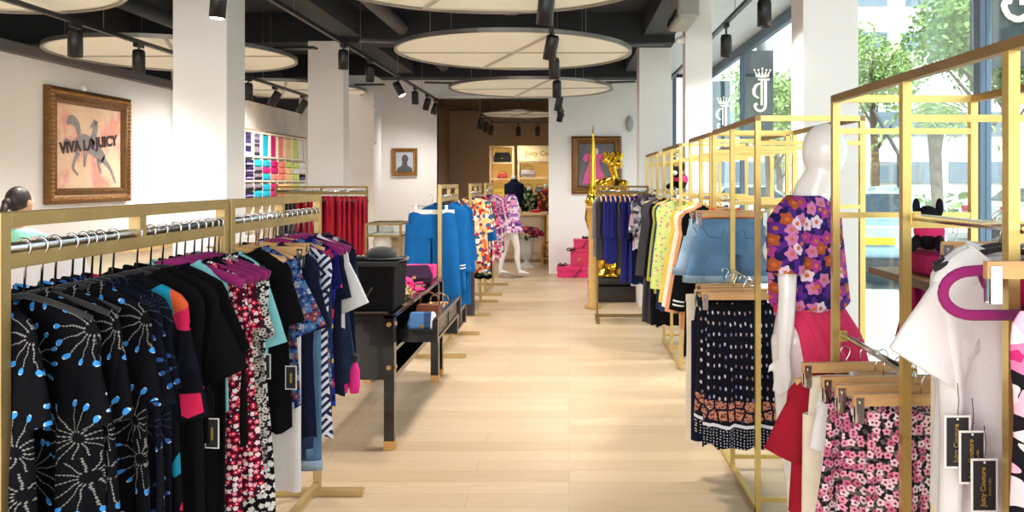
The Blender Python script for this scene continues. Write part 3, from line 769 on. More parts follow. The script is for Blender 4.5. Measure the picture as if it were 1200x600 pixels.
def price_tag(parent, x, y, z, w=.042, h=.085, rz=0., rx=0., words=False, frame=False):
    """hang tag as a part of the garment: string, white edged card, gold lettering"""
    m = MB().box(-w/2, w/2, -.001, .001, -h, 0); o = m.build('price_tag', TAGW, parent)
    o.location = (x, y, z); o.rotation_euler = (rx, 0, rz)
    i = MB().box(-w*.42, w*.42, -.0016, -.0008, -h+w*.08, -w*.08).box(-w*.42, w*.42, .0008, .0016, -h+w*.08, -w*.08).build('card_face', TAGK, o)
    MB().tube([(0, 0, -.008), (.004, .001, .03), (0, 0, .07)], .0009, 5).build('tag_string', BLACKM, o)
    if words:
        text('tag_lettering', 'Juicy Couture', h*.13, (-.002*w/.04, -.002, -h*.52), (0, 0, 1), (-1, 0, 0), TAGG, o, ext=.0003, bold=.0002)
        text('tag_lettering', 'BLACK LABEL', h*.055, (w*.2, -.002, -h*.52), (0, 0, 1), (-1, 0, 0), TAGG, o, ext=.0003)
        MB().cyl((0, -.002, -h*.07), (0, -.0016, -h*.07), h*.022, 12).build('eyelet', TAGW, o)
    else:
        MB().box(-w*.06, w*.1, -.002, -.0015, -h*.72, -h*.3).build('tag_lettering', TAGG, o)
    return o
def sil_top(L, w=.21, fl=.0, hd=.02, neck=.075, waist=0.):
    return [(0, neck, .022), (-.015, neck+.035, .022), (-.045, w*.86, .022), (-.07, w*.97, .022), (-.12, w, hd), (-.22, w*.93, hd),
            (-L*.55, w*(.9-waist)+fl*.4, hd), (-L, w*.93+fl, hd*1.25)]
def garment(x, y, z, rz, kind, mat, lb, cat, grp, seed, L=.6, w=.205, fl=0., hd=.02, sl=None, sa=1.0, slm=None, amp=.013, nf=3., trim=None, tagp=None,
            name=None, waist=0., band=None, sr=(.085, .075), scoop=.03, words=False, hem=None, slr=True):
    rng = random.Random(seed)
    nm = name or {'top': 'blouse', 'dress': 'dress', 'skirt': 'skirt', 'pants': 'trousers', 'shorts': 'shorts', 'jacket': 'jacket', 'shirt': 'blouse'}[kind]
    if cat == 'top': cat = 'blouse'
    if ' tee' in lb: nm = cat = 'tee_shirt'; cat = 'tee shirt'
    t = thing(nm, lb, cat, (x, y, z), rz, grp)
    slm = slm or mat; sa = min(1.45, sa+.12)
    if kind in ('top', 'dress', 'jacket', 'shirt'):
        body_mesh(sil_top(L, w, fl, hd, waist=waist), rng, amp, nf, scoop=scoop).build('bodice' if kind == 'dress' else 'torso', mat, t, smooth=True)
        nb = MB(); pts = []
        for i in range(25):
            a = 2*PI*i/24; u = math.cos(a)
            pts.append((.078*u, .024*math.sin(a), .002 - scoop*(1-u*u)*(1 if math.sin(a) < 0 else .45)))
        nb.tube(pts, .005, 6, cap=False).build('neckband', trim or slm, t, smooth=True)
        if sl:
            for s in (-1, 1):
                o = sleeve_mesh(s, w*.76, -.085, sl, sa, sr[0], sr[1], hd*.9, rng).build('sleeve', slm, t, smooth=True)
                if band:
                    pp = sleeve_path(s, w*.76, -.085, sl, sa)
                    px, pz, dx, dz, _t, _b = pp[-1]; q = -(sr[1]-.03)*s; cx_, cz_ = px-dz*q, pz+dx*q
                    for kk in (0.03, .055):
                        MB().tube([(cx_-dx*(kk+.01), 0, cz_-dz*(kk+.01)), (cx_-dx*kk, 0, cz_-dz*kk)], [(sr[1]*1.04, hd*1.15)]*2, 14, cap=False).build('cuff_stripe', band, o, smooth=True)
    elif kind == 'skirt':
        sil = [(0, w, .016), (-.03, w*1.0, .018), (-.1, w+fl*.25, hd), (-L, w+fl, hd*1.5)]
        body_mesh(sil, rng, amp, nf, scoop=.004, hem=.012).build('skirt_panel', mat, t, smooth=True)
        MB().lathe([(w*1.015, 0), (w*1.015, -.035)], sx=1, sy=.018/w*1.15, seg=32, cap=False).build('waistband', slm if slm else mat, t, smooth=True)
    elif kind in ('pants', 'shorts'):
        c = .2 if kind == 'shorts' else .26
        body_mesh([(0, w, .018), (-.06, w*1.06, hd), (-c*.9, w*1.16, hd*1.1)], rng, amp*.3, nf, n=8, scoop=.012, hem=0).build('seat_panel', mat, t, smooth=True)
        for s in (-1, 1):
            rs = []; ph = rng.uniform(0, 6)
            for k in range(13):
                tt = k/12; z_ = -c*.45-(L-c*.45)*tt
                hw = (w*.6)*(1-tt*.12)+fl*tt; cx = s*(w*.58+.015*tt+fl*tt*.8)
                rs.append([(cx+hw*(abs(math.cos(q))**.8)*(1 if math.cos(q) > 0 else -1), hd*1.05*math.sin(q)+amp*tt*math.sin(4*math.cos(q)+ph), z_) for q in [2*PI*i/22 for i in range(22)]])
            leg = MB().rings(rs, cap=False).build('trouser_leg', mat, t, smooth=True)
            if hem:
                hw = (w*.6)*.9+fl; cx = s*(w*.58+.015+fl*.8)
                MB().lathe([(hw*1.02, -L+.04), (hw*1.05, -L), (hw*.98, -L+.003)], c=(cx, 0, 0), sx=1, sy=hd*1.4/hw, seg=28, cap=False).build('hem_cuff', hem, leg, smooth=True)
        MB().lathe([(w*1.03, .004), (w*1.03, -.034)], sx=1, sy=.02/w*1.15, seg=32, cap=False).build('waistband', trim or mat, t, smooth=True)
        if kind == 'shorts':
            for s in (-1, 1):
                p = MB(); p.tube([(s*w*.95, -.021-hd*.3, -.04), (s*w*.78, -hd*1.05, -.085), (s*w*.38, -hd*1.15, -.095), (s*w*.3, -hd*1.1, -.04)], .002, 5)
                p.build('pocket_seam', denim('dark_seam', (70, 92, 120)), t)
            MB().cyl((0, -.02, -.017), (0, -.027, -.017), .007, 12).build('button', BRASSY, t)
            MB().box(-.002, .002, -hd*1.2, -hd*1.0, -.13, -.035).build('fly_seam', MC['denim_dark_seam'], t)
    if tagp:
        price_tag(t, *tagp, words=words)
    return t

# prints
FAN1 = fan_print('blue_fans', (8, 8, 13), (150, 150, 146), (58, 140, 212), 6.4, 7.)
FAN2 = fan_print('dim_fans', (11, 13, 24), (60, 72, 96), (46, 92, 160), 7.5, 6.)
REDF = flower_print('red_floral', (70, 14, 34), [(226, 42, 74), (240, 120, 140), (246, 226, 228), (206, 30, 66), (40, 24, 44)], (250, 230, 230), 62., .45)
GRYL = flower_print('grey_lace', (40, 38, 40), [(190, 186, 180), (150, 146, 142), (214, 210, 204)], (40, 38, 40), 60., .5)
DOTS = flower_print('white_dots', (22, 22, 26), [(230, 228, 226)], (230, 228, 226), 42., .36, bg2=(14, 14, 18))
PAIS = flower_print('blue_paisley', (26, 34, 74), [(66, 116, 172), (130, 60, 70), (170, 180, 206), (50, 80, 146)], (170, 150, 140), 40., .5, bg2=(80, 108, 160))
MAZE = maze_print('navy_maze', (26, 32, 74), (226, 226, 236), 30.)
ROYF = flower_print('royal_floral', (20, 24, 90), [(200, 50, 80), (40, 60, 160), (36, 44, 140)], (230, 200, 90), 14., .35)
PNKF = flower_print('pink_blossom', (34, 30, 34), [(238, 196, 206), (228, 150, 172), (232, 208, 212), (196, 104, 132)], (130, 30, 70), 46., .47, bg2=(96, 92, 90))
PNKL = flower_print('large_blossom', (30, 28, 32), [(246, 190, 214), (252, 226, 234), (236, 130, 176)], (200, 50, 120), 17., .55)
TROP = flower_print('violet_tropical', (36, 28, 84), [(168, 60, 140), (224, 200, 216), (170, 84, 50), (96, 46, 140), (200, 120, 170)], (200, 110, 60), 21., .5, bg2=(84, 40, 130), ab=(.63, -.77))
LIME = flower_print('lime_print', (190, 200, 118), [(206, 212, 150), (130, 176, 130), (196, 130, 140)], (176, 100, 120), 26., .26)
SILV = cell_print('silver_floral', [(150, 150, 156), (96, 92, 104), (190, 160, 170), (60, 60, 72), (200, 204, 206)], 26.)
ORNG = cell_print('orange_print', [(230, 120, 60), (250, 200, 120), (190, 50, 50), (250, 236, 220), (60, 90, 140), (240, 214, 190)], 32.)
PURP = cell_print('purple_print', [(170, 110, 180), (240, 220, 236), (110, 60, 130), (226, 150, 190)], 36.)
PINK2 = cell_print('pink_white_print', [(226, 60, 120), (250, 240, 240), (236, 110, 150), (150, 30, 70)], 36.)
GRNB = cell_print('dark_green_print', [(30, 40, 34), (60, 90, 60), (20, 22, 24), (140, 150, 110)], 20.)
MULTI = cell_print('bright_splash', [(14, 18, 30), (30, 140, 170), (12, 12, 20), (200, 36, 80), (12, 14, 22), (16, 50, 66), (12, 12, 20), (210, 90, 50)], 16.)
SPECK = speck_print('speckled_skirt')
BLK = cloth('black', (13, 12, 14), .2); NAVY = cloth('navy', (22, 27, 50)); WHT = cloth('white', (230, 227, 227), .04)
AQUA = cloth('aqua', (134, 206, 212)); DEN = denim('mid', (92, 128, 162)); DEND = denim('dark', (34, 50, 84)); DENL = denim('light', (150, 178, 200))
CREAMC = cloth('cream', (238, 226, 204), .05); RED = cloth('red', (158, 30, 48)); ROYAL = cloth('royal', (48, 52, 132)); BLUE = cloth('track_blue', (22, 98, 164))
PLUM = cloth('plum', (160, 36, 84)); FUCH = cloth('fuchsia', (214, 36, 100)); MINT = cloth('mint', (150, 222, 194), .06); CORAL = cloth('coral_pink', (222, 62, 104), .08)
YEL = cloth('yellow', (220, 196, 90)); CHART = cloth('chartreuse', (172, 170, 80)); SALM = cloth('salmon', (226, 160, 116)); GREYC = cloth('grey', (128, 126, 132)); CHAR = cloth('charcoal', (70, 66, 72))

GA = 'clothes on the nearest left rack'; GH1 = 'hangers on the nearest left rack'
def yof(px): return 1104./(667.-px)
L1 = [  # (image x of hook, hanger, kwargs)
 (28, 'black', dict(kind='dress', mat=FAN1, L=1.0, w=.2, fl=.05, sl=.2, sa=1.1, lb='black dress with blue dotted fan sprays, nearest on the left rack by the post', cat='dress', tagp=(.02, -.04, -.62))),
 (48, 'black', dict(kind='dress', mat=FAN1, L=1.0, w=.205, fl=.06, sl=.22, sa=1.15, lb='second black fan print dress on the left rack, large blue dotted sprays', cat='dress')),
 (64, 'black', dict(kind='dress', mat=FAN1, L=1.02, w=.2, fl=.05, sl=.22, sa=1.2, lb='third black fan print dress from the near end of the left rack', cat='dress', tagp=(.08, -.045, -.5))),
 (84, 'black', dict(kind='dress', mat=FAN1, L=1.0, w=.205, fl=.03, sl=.2, sa=1.2, lb='fourth black dress with fan sprays, last of the bright blue ones', cat='dress')),
 (97, 'black', dict(kind='dress', mat=FAN2, L=1.0, w=.205, fl=.03, sl=.23, sa=1.2, lb='navy dress with dim blue fan sprays, first of the darker ones', cat='dress')),
 (107, 'black', dict(kind='dress', mat=FAN2, L=1.0, w=.2, fl=.03, sl=.23, sa=1.25, lb='navy dress with dim fan sprays in the middle of the darker ones', cat='dress')),
 (117, 'black', dict(kind='dress', mat=FAN2, L=.98, w=.205, fl=.03, sl=.2, sa=1.2, lb='last navy dress with dim fan sprays, against the bright splash top', cat='dress')),
 (132, 'black', dict(kind='top', mat=MULTI, L=.62, w=.205, sl=.3, sa=1.15, lb='dark top with turquoise pink and orange splashes behind the navy fan dresses', cat='top')),
 (160, 'black', dict(kind='dress', mat=BLK, L=.98, w=.2, fl=.02, lb='long plain black dress on the left rack behind the splash print top', cat='dress')),
 (176, 'black', dict(kind='top', mat=BLK, L=.5, w=.215, sl=.24, sa=.95, sr=(.1, .11), lb='black tee with a wide flared short sleeve on the left rack', cat='top', tagp=(.2, -.02, -.42))),
 (190, 'black', dict(kind='dress', mat=BLK, L=1.0, w=.2, sl=.2, sa=1.0, sr=(.1, .1), lb='long black dress with short sleeves just before the magenta hangers', cat='dress')),
 (206, 'magenta', dict(kind='top', mat=AQUA, L=.45, w=.17, lb='pale aqua sleeveless top on the first magenta hanger', cat='top')),
 (216, 'magenta', dict(kind='dress', mat=REDF, L=.86, w=.2, fl=.0, sl=.14, sa=1.2, lb='red and pink floral dress on a magenta hanger on the left rack', cat='dress', trim=BLK)),
 (227, 'magenta', dict(kind='top', mat=BLK, L=.6, w=.18, lb='sleeveless black top between the red floral dresses', cat='top')),
 (236, 'magenta', dict(kind='dress', mat=REDF, L=.78, w=.185, fl=.03, sl=.16, sa=1.2, lb='second red and pink floral dress, farther along the left rack', cat='dress', trim=BLK)),
 (244, 'magenta', dict(kind='dress', mat=GRYL, L=.7, w=.2, fl=.02, sl=.2, sa=1.15, lb='grey and black lace print dress at the far end of the nearest rack', cat='dress')),
 (256, 'black', dict(kind='top', mat=AQUA, L=.36, w=.18, sl=.24, sa=1.1, lb='pale aqua short sleeved blouse with price tag beside the joined gilt posts', cat='top', tagp=(.17, -.02, -.34))),
 (251, 'black', dict(kind='dress', mat=DOTS, L=.92, w=.19, fl=.03, lb='black dress with white dots at the far end of the nearest rack', cat='dress')),
]
rr = random.Random(3)
for i, (px, hk, kw) in enumerate(L1):
    y = yof(px); rz = rr.uniform(-.1, .06)-.05; zz = RZ
    xo = [-.11, -.05, -.02][i] if i < 3 else 0.
    if i < 7: kw['amp'] = .022; kw['nf'] = 3.6
    hanger(XR+xo*0, y, zz, rz, hk, {'black': 'thin hanger with chrome wire hook holding a dark piece on the nearest left rack', 'magenta': 'magenta velvet hanger with chrome hook on the nearest left rack'}[hk], GH1+' '+hk, big=True)
    if hk == 'black' and False: pass
    garment(XR+xo, y, zz+NECKZ-.045, rz+xo*2, seed=100+i, grp=GA, **kw)
GB = 'clothes on the second left rack'; GH2 = 'hangers on the second left rack'
L2 = [
 (2.86, 'wood', dict(kind='dress', mat=BLK, L=.66, w=.2, sl=.2, sa=1.1, lb='black dress on a wooden hanger, nearest on the second left rack', cat='dress', tagp=(.2, -.02, -.42))),
 (2.93, 'wood', dict(kind='top', mat=PAIS, L=.6, w=.21, sl=.25, sa=.95, lb='blue paisley top with short sleeve on the second left rack', cat='top', slm=PAIS)),
 (3.005, 'wide_clip', dict(kind='pants', mat=WHT, L=.88, w=.15, lb='white trousers reaching lowest on the second left rack', cat='trousers')),
 (3.03, 'clip', dict(kind='skirt', mat=WHT, L=.3, w=.15, fl=.03, lb='short white skirt clipped to a wooden hanger', cat='skirt')),
 (3.08, 'wood', dict(kind='dress', mat=NAVY, L=.76, w=.225, sl=.26, sa=1.15, lb='dark navy dress before the maze print one', cat='dress')),
 (3.13, 'clip', dict(kind='pants', mat=DEND, L=.8, w=.15, lb='dark jeans clipped on a wooden hanger beside the maze print dress', cat='jeans', hem=DEN)),
 (3.18, 'clip', dict(kind='shorts', mat=DEN, L=.86, w=.17, lb='jeans with turned up pale cuffs at the lower end of the second left rack', cat='jeans', hem=DENL, name='jeans')),
 (3.24, 'magenta', dict(kind='dress', mat=MAZE, L=.8, w=.235, fl=.02, lb='navy and white maze print dress on the second left rack', cat='dress')),
 (3.30, 'wood', dict(kind='dress', mat=PAIS, L=.62, w=.2, fl=.02, lb='blue paisley dress behind the maze print one', cat='dress')),
 (3.36, 'wire', dict(kind='pants', mat=DEND, L=.72, w=.16, lb='dark denim trousers on a wire clip hanger', cat='jeans')),
 (3.42, 'magenta', dict(kind='dress', mat=ROYF, L=.74, w=.2, sl=.15, sa=1.2, lb='royal blue dress with small red flowers near the end of the second left rack', cat='dress')),
 (3.48, 'magenta', dict(kind='dress', mat=NAVY, L=.7, w=.205, fl=.02, sl=.2, sa=1.15, lb='dark navy dress against the white tee', cat='dress')),
 (3.54, 'magenta', dict(kind='top', mat=WHT, L=.42, w=.21, sl=.26, sa=.95, lb='plain white tee with wide short sleeve at the end of the second left rack', cat='top')),
 (3.61, 'wire', dict(kind='skirt', mat=DEND, L=.62, w=.16, fl=.06, lb='dark denim skirt behind the white tee', cat='skirt')),
 (3.68, 'black', dict(kind='dress', mat=NAVY, L=.68, w=.21, fl=.03, sl=.24, sa=1.2, lb='farthest navy dress on the second left rack, next to the black bin', cat='dress', slm=DEND)),
]
for i, (y, hk, kw) in enumerate(L2):
    rz = rr.uniform(-.08, .06)-.06
    hanger(XR, y, RZ, rz, hk, {'wood': 'wooden hanger with chrome hook on the second left rack', 'magenta': 'magenta velvet hanger on the second left rack', 'clip': 'wooden bar hanger with chrome clips on the second left rack', 'wide_clip': 'wide wooden bar hanger clipping the white trousers', 'wire': 'chrome wire clip hanger on the second left rack', 'black': 'black velvet hanger at the far end of the second left rack'}[hk], GH2+' '+hk, big=True)
    garment(XR, y, RZ-.045+(CLIPZ if 'clip' in hk or hk == 'wire' else NECKZ), rz, seed=200+i, grp=GB, **kw)
# magenta tassels hanging from the last navy dress
t = thing('tassel_belt', 'magenta tasselled belt ends with black beads below the navy dresses', 'belt', (-1.02, 3.62, .68))
for s in (-.022, .03):
    MB().ball((s, 0, 0), .022).build('bead', BLKV, t, smooth=True)
    MB().lathe([(.012, -.02), (.024, -.06), (.026, -.13), (.02, -.16)], c=(s, 0, 0), seg=14).build('tassel', solid('tassel_magenta', (236, 40, 140), .8), t, smooth=True)
    MB().cyl((s, 0, .01), (s*.4, 0, .12), .003, 6).build('cord', BLKV, t)

# blue tracksuits rack
GC = 'blue tracksuit pieces behind the black table'
BL = [(6.68, 'black', dict(kind='pants', mat=BLUE, L=.86, w=.19, fl=.02, hd=.03, lb='blue track trousers with white waistband, frontmost behind the black table', cat='trousers', trim=WHT, amp=.02)),
      (6.78, 'black', dict(kind='jacket', mat=BLUE, L=.75, w=.22, sl=.5, sa=1.3, lb='first blue track jacket behind the blue trousers', cat='jacket', hd=.035, band=WHT)),
      (6.89, 'black', dict(kind='jacket', mat=BLUE, L=.72, w=.225, sl=.52, sa=1.25, lb='blue track jacket with white striped sleeve, second behind the trousers', cat='jacket', hd=.035, band=WHT)),
      (7.0, 'black', dict(kind='pants', mat=BLUE, L=.85, w=.18, lb='blue track trousers hanging behind the two jackets', cat='trousers', hd=.03)),
      (7.14, 'black', dict(kind='jacket', mat=BLUE, L=.6, w=.22, sl=.45, sa=1.25, lb='last bright blue track jacket on its rack', cat='jacket', hd=.035)),
      (7.3, 'black', dict(kind='pants', mat=CHAR, L=1.0, w=.18, lb='black trousers at the far end of the blue tracksuit rack', cat='trousers', hd=.03))]
for i, (y, hk, kw) in enumerate(BL):
    hanger(-1.09-(.08 if i == 0 else 0), y, RZ3 if i else RZ3, -.05, 'black' if kw['kind'] != 'pants' else 'wire', 'slim dark hanger on the blue tracksuit rack' if kw['kind'] != 'pants' else 'wire clip hanger on the blue tracksuit rack', 'hangers of the tracksuit rack '+('bars' if kw['kind'] != 'pants' else 'clips'))
    garment(-1.09-(.08 if i == 0 else 0), y, RZ3+(NECKZ if kw['kind'] != 'pants' else CLIPZ), -.05, seed=300+i, grp=GC, **kw)
FR = [(8.7, ORNG, 'orange and cream printed top', .7, .3), (8.82, BLUE, 'blue striped sleeve top', .6, .4), (8.94, ORNG, 'orange printed dress', .85, .25), (9.08, GRNB, 'dark green printed dress', .9, .2),
      (9.2, BLK, 'plain black dress', .95, .2), (9.34, PINK2, 'pink and white printed dress', .8, .3), (9.48, PINK2, 'second pink and white printed top', .75, .3),
      (10.28, PURP, 'purple and white printed top', .6, .35), (10.4, PINK2, 'pink blossom dress beyond the gap', .85, .2), (10.54, WHT, 'white dress', .8, .35), (10.7, PURP, 'purple printed dress', .8, .2), (10.86, FUCH, 'fuchsia dress', .8, .2), (11.02, PURP, 'last purple printed top', .6, .35)]
for i, (y, m, lb, L, sl) in enumerate(FR):
    hanger(-1.09, y, RZ3, -.05, 'black', 'slim hanger on the racks of printed pieces before the far mannequin', 'hangers of the far printed racks')
    garment(-1.09, y, RZ3+NECKZ, rr.uniform(-.2, .05), 'dress' if L > .7 else 'top', m, lb + ' on the far left racks, ' + ['nearest end', 'second piece', 'third piece', 'fourth piece', 'between green and pink', 'after the black dress', 'last of that rack', 'first of the farthest rack', 'second of the farthest rack', 'amid the farthest rack', 'behind the white one', 'behind the purple one', 'closest to the far mannequin'][i],
            'dress' if L > .7 else 'top', 'printed pieces on the far left racks', 400+i, L=L, w=.21, sl=sl, sa=1.15, hd=.035, amp=.015)
# red jackets (rack runs across the picture)
for i in range(21):
    x = -3.03+.042*i + (0.03 if i > 5 else 0); blackish = i < 4
    nm = ('black jacket, number %s from the left on the rack of red jackets' if blackish else 'red jacket hanging on the dark gilt rack, %s')
    pos = ['first', 'second', 'third', 'fourth'][i] if blackish else ['leftmost red one', 'second red one', 'third red one', 'fourth red one', 'fifth red one', 'sixth red one', 'seventh red one', 'eighth red one', 'ninth red one', 'ninth from the right', 'eighth from the right', 'seventh from the right', 'sixth from the right', 'fifth from the right', 'fourth from the right', 'third from the right', 'rightmost red one'][i-4]
    hanger(x, 8.3, 1.36+.034, PI/2+rr.uniform(-.15, .15), 'black', 'slim black hanger on the rack of red jackets', 'hangers of the red jacket rack')
    garment(x, 8.3, 1.394+NECKZ, PI/2+.35+rr.uniform(-.12, .12), 'jacket', CHAR if blackish else RED, nm % pos if blackish else nm % pos, 'jacket', 'jackets on the red jacket rack', 500+i,
            L=.5 if blackish else .6, w=.2, sl=.5, sa=1.4, hd=.022, sr=(.06, .045), amp=.008)
# royal blue rack
RB = [(.34, GREYC, 'grey', .62), (.39, CHAR, 'charcoal', .66), (.44, ROYAL, 'royal blue', .66), (.49, ROYAL, 'royal blue', .7), (.54, ROYAL, 'royal blue', .7), (.59, CHAR, 'dark charcoal', .75), (.64, ROYAL, 'deep blue long', .9), (.69, ROYAL, 'deep blue long', .9), (.74, NAVY, 'navy long', .9), (.79, BLK, 'black', .6)]
for i, (x, m, lb, L) in enumerate(RB):
    hanger(x, 8.4, 1.394, PI/2, 'magenta' if i > 6 else 'wood', 'small hanger on the royal blue rack in front of the statue', 'hangers of the royal blue rack')
    garment(x, 8.4, 1.394+NECKZ, PI/2-.45+rr.uniform(-.1, .1), 'dress' if L > .8 else 'top', m, lb+' piece on the rack by the gold statue, '+['leftmost', 'second from left', 'third from left', 'fourth from left', 'fifth from left', 'sixth from left', 'seventh from left', 'eighth from left', 'ninth from left', 'rightmost'][i],
            'dress' if L > .8 else 'top', 'pieces on the royal blue rack', 550+i, L=L, w=.2, sl=.35, sa=1.35, hd=.025)

# garments on the window side cube racks
GR = 'clothes on the window side cube racks'
def hung(x, y, zr, rz, hk, lbh, seed, lean=0., **kw):
    hanger(x, y, zr+.01, rz, hk, lbh, kw.pop('hg', 'window rack hangers '+hk+lbh[-12:]))
    clip = hk in ('clip', 'wide_clip', 'wire')
    return garment(x, y, zr+.01+(CLIPZ if clip else NECKZ), rz, seed=seed, grp=GR, **kw)
hA = 'slim black hanger on the farthest brass cube rack'
for i, (y, m, lb, L, sl, xo) in enumerate([(8.1, SILV, 'silver grey floral top on the farthest cube rack, nearest end', .55, .3, -.02), (8.25, BLK, 'black top behind the silver floral one on the farthest cube rack', .6, .4, 0), (8.4, BLK, 'second black top on the farthest cube rack', .7, .4, 0), (8.6, GREYC, 'grey plaid coat on the farthest cube rack', .9, .5, 0), (8.8, DEND, 'dark denim piece on the farthest cube rack', 1.0, .4, 0), (8.97, NAVY, 'navy piece at the far end of the farthest cube rack', .9, .4, 0)]):
    hung(.92+xo-.06, y, 1.40, .25, 'black', hA, 600+i, kind='jacket' if L > .8 else 'top', mat=m, lb=lb, cat='coat' if L > .8 else 'top', L=L, sl=sl, sa=1.25, w=.22, hd=.035)
for i, (y, m, lb, L, sl, k) in enumerate([(6.3, LIME, 'lime blouse with tiny flowers, long sleeved, on the middle cube rack', .72, .62, 'shirt'), (6.42, DEND, 'dark denim jacket behind the lime blouse', .9, .55, 'jacket'), (6.6, CHART, 'chartreuse long sleeved top behind the lime blouse', .8, .6, 'top'), (6.85, BLK, 'black coat on the middle cube rack', 1.1, .6, 'jacket'), (6.98, CHAR, 'charcoal coat at the far end of the middle cube rack', 1.1, .6, 'jacket')]):
    hung(.9 if y < 6.9 else .84, y, 1.40, .1, 'wood', 'wooden hanger on the middle brass cube rack', 620+i, kind=k, mat=m, lb=lb, cat={'shirt': 'blouse', 'jacket': 'jacket', 'top': 'top'}[k], L=L, sl=sl, sa=1.28, w=.21, hd=.04, amp=.018)
for i, (y, m, lb, L, sl, k, bd) in enumerate([(4.85, BLK, 'long black cardigan with white striped cuffs beside the denim shorts', .92, .56, 'jacket', WHT), (5.02, SALM, 'beige and orange long sleeved top just beyond the black cardigan', .8, .6, 'top', None), (5.2, CREAMC, 'cream long sleeved top beyond the black cardigan', .7, .6, 'top', None), (5.4, YEL, 'yellow long sleeved top at the far end of the cardigan rack', .7, .6, 'top', None)]):
    hung(.9, y, 1.40, .05, 'wood', 'wooden hanger on the cube rack of the black cardigan', 640+i, kind=k, mat=m, lb=lb, cat='cardigan' if i == 0 else 'top', L=L, sl=sl, sa=1.22, w=.21, hd=.035, amp=.014, band=bd, sr=(.075, .05))
hung(.87, 4.2, 1.40, .0, 'wide_clip', 'wooden clip hanger holding the frontmost denim shorts', 660, kind='shorts', mat=DEN, lb='light blue denim shorts with turned cuffs, frontmost on the cube rack', cat='shorts', L=.33, w=.17, fl=.03, hd=.045, hem=DENL)
hung(.85, 4.3, 1.40, .05, 'wide_clip', 'wooden clip hanger of the second denim shorts', 661, kind='shorts', mat=DENL, lb='paler denim shorts showing behind the frontmost pair', cat='shorts', L=.3, w=.19, fl=.03, hd=.045, hem=DENL)
hung(.88, 4.42, 1.40, .0, 'wood', 'wooden hanger behind the denim shorts', 662, kind='top', mat=cloth('orange', (226, 96, 50)), lb='orange sleeveless top showing above the denim shorts', cat='top', L=.3, w=.18, hd=.03)
hung(.81, 3.66, 1.04, .0, 'wide_clip', 'wooden clip hanger holding the black speckled skirt', 670, kind='skirt', mat=SPECK, lb='black skirt with pale leaf specks, orange border and dotted hem', cat='skirt', L=.65, w=.165, fl=.025, hd=.055, amp=.02, nf=4., slm=BLK)
hung(.79, 3.78, 1.04, .1, 'wide_clip', 'wooden clip hanger of the second speckled skirt', 671, kind='skirt', mat=SPECK, lb='second speckled black skirt just behind the front one', cat='skirt', L=.62, w=.17, fl=.02, hd=.045, amp=.02, slm=BLK)
hung(.8, 3.88, 1.04, .1, 'clip', 'wooden clip hanger of the navy speckled trousers', 672, kind='pants', mat=NAVY, lb='navy trousers behind the speckled skirts', cat='trousers', L=.7, w=.17, hd=.03)
hung(.79, 3.98, 1.04, .1, 'clip', 'wooden clip hanger of the cream skirt', 673, kind='skirt', mat=CREAMC, lb='long cream skirt at the corridor side behind the speckled skirts', cat='skirt', L=.74, w=.2, fl=.0, hd=.04)
# nearest cube: lower rail
hD = 'wooden clip hanger on the low near rail'
hung(.925, 2.63, .93, .05, 'wood', 'wooden hanger of the red tee on the lower rail', 680, kind='top', mat=RED, lb='bright red tee with short sleeve on the low rail beside the mannequin', cat='top', L=.48, w=.2, sl=.22, sa=.95, hd=.03)
hung(.95, 2.57, .97, .05, 'wide_clip', hD+' behind the white tee', 681, kind='pants', mat=CREAMC, lb='cream trousers between the red tee and the white tee', cat='trousers', L=.75, w=.16, hd=.025)
hung(.965, 2.48, .95, .05, 'wood', 'wooden hanger of the white tee on the lower rail', 682, kind='top', mat=WHT, lb='white tee on the low rail between red tee and blossom skirts', cat='top', L=.5, w=.19, sl=.16, sa=1.2, hd=.03)
hung(.955, 2.39, .97, .05, 'wide_clip', hD+' with the farther blossom skirt', 683, kind='skirt', mat=PNKF, lb='farther pink and black blossom skirt on the low rail', cat='skirt', L=.38, w=.17, fl=.04, hd=.03, amp=.018)
hung(.965, 2.29, .97, .03, 'wide_clip', hD+' with the nearer blossom skirt', 684, kind='skirt', mat=PNKF, lb='nearer pink and black blossom skirt on the low rail, in front of the post', cat='skirt', L=.6, w=.165, fl=.035, hd=.03, amp=.018)
hung(.98, 2.19, .97, .03, 'wide_clip', hD+' with the last blossom skirt', 685, kind='skirt', mat=PNKF, lb='pink and black blossom skirt closest to the white tee', cat='skirt', L=.6, w=.15, fl=.015, hd=.025, amp=.014)
# nearest cube: upper rail
hung(1.09, 1.98, 1.41, .0, 'clip', 'wooden clip hanger at the far end of the upper near rail', 690, kind='pants', mat=CREAMC, lb='long cream trousers behind the white tee at the right edge', cat='trousers', L=.95, w=.15, hd=.03)
hung(1.03, 1.88, 1.41, .03, 'black', 'black hanger of the pale grey top on the upper near rail', 691, kind='top', mat=cloth('pale_grey', (226, 224, 226), .04), lb='pale grey top inside the white tee at the right edge', cat='top', L=.62, w=.17, sl=.16, sa=1.25, hd=.03)
g = hung(.985, 1.78, 1.41, .02, 'black', 'black hanger of the white tee on the upper near rail', 692, kind='top', mat=WHT, lb='white tee with short sleeve hanging large at the right edge', cat='top', L=.62, w=.165, sl=.2, sa=.8, sr=(.08, .1), hd=.035, amp=.012, scoop=.05)
price_tag(g, -.145, -.075, -.36, .058, .115, 0, 0, words=True)
price_tag(g, -.118, -.085, -.39, .058, .115, .0, 0, words=True)
price_tag(g, -.10, -.1, -.445, .058, .115, .0, 0, words=True)
hanger(.955, 1.6, 1.44, .02, 'magenta_bar', 'empty magenta velvet hanger with lower bar in front of the white tee', 'magenta hanger front', big=True)
hung(1.085, 1.66, 1.41, .0, 'magenta', 'magenta hanger of the fuchsia dress at the right edge', 693, kind='dress', mat=FUCH, lb='long fuchsia dress strip right of the white tee at the picture edge', cat='dress', L=.8, w=.15, hd=.03)
